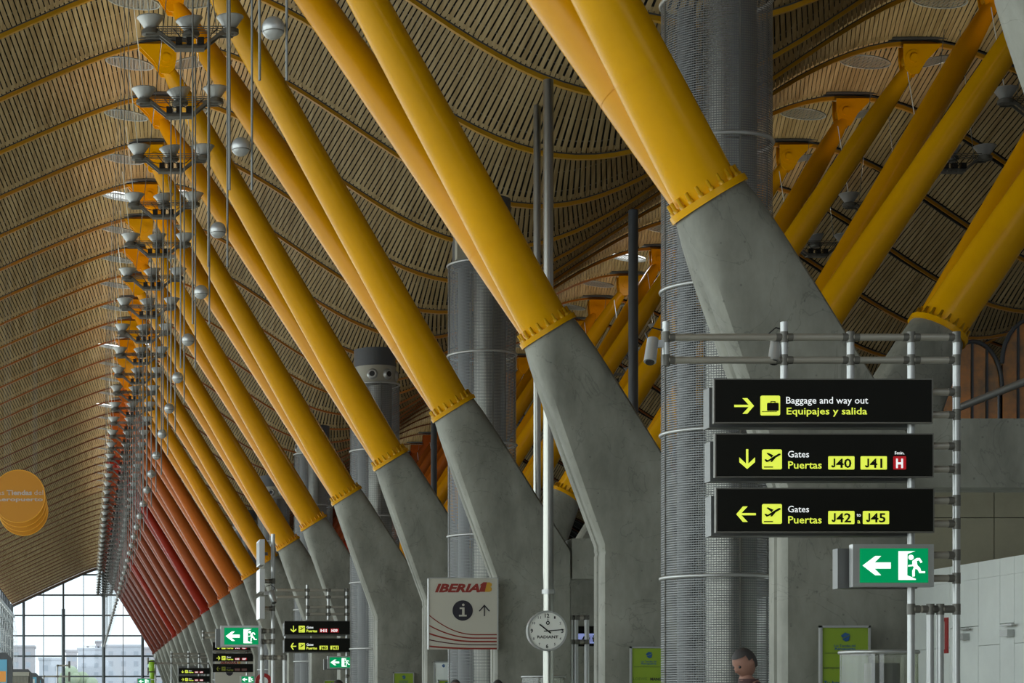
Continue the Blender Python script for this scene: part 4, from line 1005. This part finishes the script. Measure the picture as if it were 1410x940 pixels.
# ================================================================= people
def person(px, Y, hgt, label, facing, coat, bow=0, hair='hair'):
    x = PX(px, Y); t = thing('person', (x, Y, 0), label, 'person', 'people crossing the bottom edge'); t.rotation_euler = (0, 0, facing)
    S = hgt/1.75
    J = {'pel': (0, 0, .95, .15), 'waist': (0, .0, 1.10, .135), 'chest': (0, .0, 1.30, .155), 'sh': (0, .01, 1.43, .11), 'neck': (0, -.01, 1.51, .055), 'nk2': (0, -.03-.4*bow*.2, 1.56, .055)}
    vs = []; es = []; rs = []; ix = {}
    def v(n, p, r): ix[n] = len(vs); vs.append(tuple(c*S for c in p)); rs.append(r*S)
    for n, (a, b_, c, r) in J.items(): v(n, (a, b_, c), r)
    for a, c in (('pel', 'waist'), ('waist', 'chest'), ('chest', 'sh'), ('sh', 'neck'), ('neck', 'nk2')): es.append((ix[a], ix[c]))
    for s, st in ((-1, .16), (1, -.14)):
        v('hip%d' % s, (s*.09, 0, .88), .10); v('knee%d' % s, (s*.10, -st*.6-.03, .48), .062); v('ank%d' % s, (s*.10, -st*.9+.05, .09), .043); v('toe%d' % s, (s*.11, -st*.9-.13, .035), .035)
        es += [(ix['pel'], ix['hip%d' % s]), (ix['hip%d' % s], ix['knee%d' % s]), (ix['knee%d' % s], ix['ank%d' % s]), (ix['ank%d' % s], ix['toe%d' % s])]
        v('shl%d' % s, (s*.19, .01, 1.40), .062); v('elb%d' % s, (s*.25, .03+st*.3, 1.12), .045); v('wri%d' % s, (s*.25, -.08+st*.8, .90), .03); v('palm%d' % s, (s*.25, -.10+st*.9, .83), .034)
        es += [(ix['sh'], ix['shl%d' % s]), (ix['shl%d' % s], ix['elb%d' % s]), (ix['elb%d' % s], ix['wri%d' % s]), (ix['wri%d' % s], ix['palm%d' % s])]
        for f in range(4):
            v('f%d%d' % (s, f), (s*.25, -.135+st*.9+.022*f, .77), .009); v('g%d%d' % (s, f), (s*.24, -.14+st*.9+.022*f, .735-.008*(f in (1, 2))), .008)
            es += [(ix['palm%d' % s], ix['f%d%d' % (s, f)]), (ix['f%d%d' % (s, f)], ix['g%d%d' % (s, f)])]
        v('th%d' % s, (s*.235, -.15+st*.9, .80), .011); es.append((ix['palm%d' % s], ix['th%d' % s]))
    me = bpy.data.meshes.new('body'); me.from_pydata(vs, es, []); o = bpy.data.objects.new('tmp', me); COL.objects.link(o)
    mo = o.modifiers.new('s', 'SKIN'); 
    for i_, sv_ in enumerate(me.skin_vertices[0].data): sv_.radius = (rs[i_], rs[i_]*(.78 if i_ < 4 else 1)); sv_.use_root = (i_ == 0)
    su = o.modifiers.new('u', 'SUBSURF'); su.levels = 2; su.render_levels = 2
    dg = bpy.context.evaluated_depsgraph_get(); dg.update(); bm = bmesh.new(); tm = bpy.data.meshes.new_from_object(o.evaluated_get(dg)); bm.from_mesh(tm); bpy.data.objects.remove(o)
    # head: shaped sphere with nose, brow, chin and ears, merged into the same mesh
    hc = Vector((0, -.045, 1.645))*S; rotm = Matrix.Rotation(bow, 4, 'X')
    hb = bmesh.new(); bmesh.ops.create_uvsphere(hb, u_segments=32, v_segments=24, radius=1)
    for vv in hb.verts:
        a, b_, c = vv.co; jaw = 1-.28*max(0, -c)**1.4; X_ = a*.076*jaw; Y_ = b_*.098*(1-.12*max(0, -c)); Z_ = c*.118
        if b_ < 0:
            nz_ = math.exp(-((a/.16)**2))*math.exp(-(((c+.12)/.16)**2)); Y_ -= .026*nz_
            Y_ += .010*(math.exp(-(((abs(a)-.36)/.16)**2))*math.exp(-(((c-.12)/.12)**2)))
            Y_ -= .006*math.exp(-((a/.28)**2))*math.exp(-(((c+.45)/.07)**2)); Y_ += .004*math.exp(-((a/.3)**2))*math.exp(-(((c+.52)/.03)**2))
            Y_ -= .010*math.exp(-((a/.3)**2))*math.exp(-(((c+.82)/.2)**2))
        if abs(a) > .8: X_ *= 1+.16*math.exp(-((b_-.1)/.22)**2)*math.exp(-((c+.02)/.22)**2)
        vv.co = rotm @ (Vector((X_, Y_, Z_))*S) + hc
    hm = bpy.data.meshes.new('h'); hb.to_mesh(hm); bm.from_mesh(hm)
    for f in bm.faces: f.smooth = True
    fm = bpy.data.meshes.new('body'); bm.to_mesh(fm); bm.free()
    for m in ('skin', coat, 'trousers', 'black'): fm.materials.append(M[m])
    for p in fm.polygons:
        c = p.center/S
        p.material_index = 3 if c.z < .10 else (2 if c.z < .97 and abs(c.x) < .205 else (1 if (c.z < 1.50 and (c.z > .90 or abs(c.x) < .205)) else 0))
    link('body', fm, t)
    hb = bmesh.new(); bmesh.ops.create_uvsphere(hb, u_segments=32, v_segments=24, radius=1)
    bmesh.ops.delete(hb, geom=[vv for vv in hb.verts if (vv.co.y < -.28 and vv.co.z < .52) or vv.co.z < -.45 or (abs(vv.co.x) > .75 and vv.co.y < .1 and vv.co.z < .15)], context='VERTS')
    for vv in hb.verts:
        a, b_, c = vv.co; j = 1+.015*sin(a*31)*sin(c*29+b_*17); vv.co = rotm @ (Vector((a*.083, b_*.106, c*.125))*S*j)+hc
    for f in hb.faces: f.smooth = True
    hm = bpy.data.meshes.new('hair'); hb.to_mesh(hm); hm.materials.append(M[hair]); link('hair', hm, t)
    b = MB(); b.lathe((0, -.005*S, 1.46*S), [(0, .085*S), (.05*S, .075*S), (.065*S, .078*S), (.05*S, .07*S)], 20, caps=False); link('collar', b.mesh('collar', coat), t)
    b = MB()
    for s in (-1, 1):
        e = rotm @ (Vector((s*.03, -.083, .012))*S)+hc; r = .011*S; b.lathe(e, [(r*sin(a), max(.0005, r*cos(a))) for a in [radians(-90+180*u/8) for u in range(9)]], 12)
    link('eyes', b.mesh('eyes', 'black'), t)
    return t
person(1031, 17.2, 1.82, 'dark-haired person in a maroon jacket walking left with head bowed, before the mesh tower', radians(-62), 'jacket', .5)
person(625, 31, 1.75, 'person of whom only the dark crown shows under the airline banner', radians(20), 'coat'); person(684, 30.4, 1.74, 'person whose hair just shows at the right foot of the airline banner', radians(150), 'jacket')
person(468, 32, 1.76, 'person whose crown just shows below the second gantry exit sign', radians(-40), 'coat')
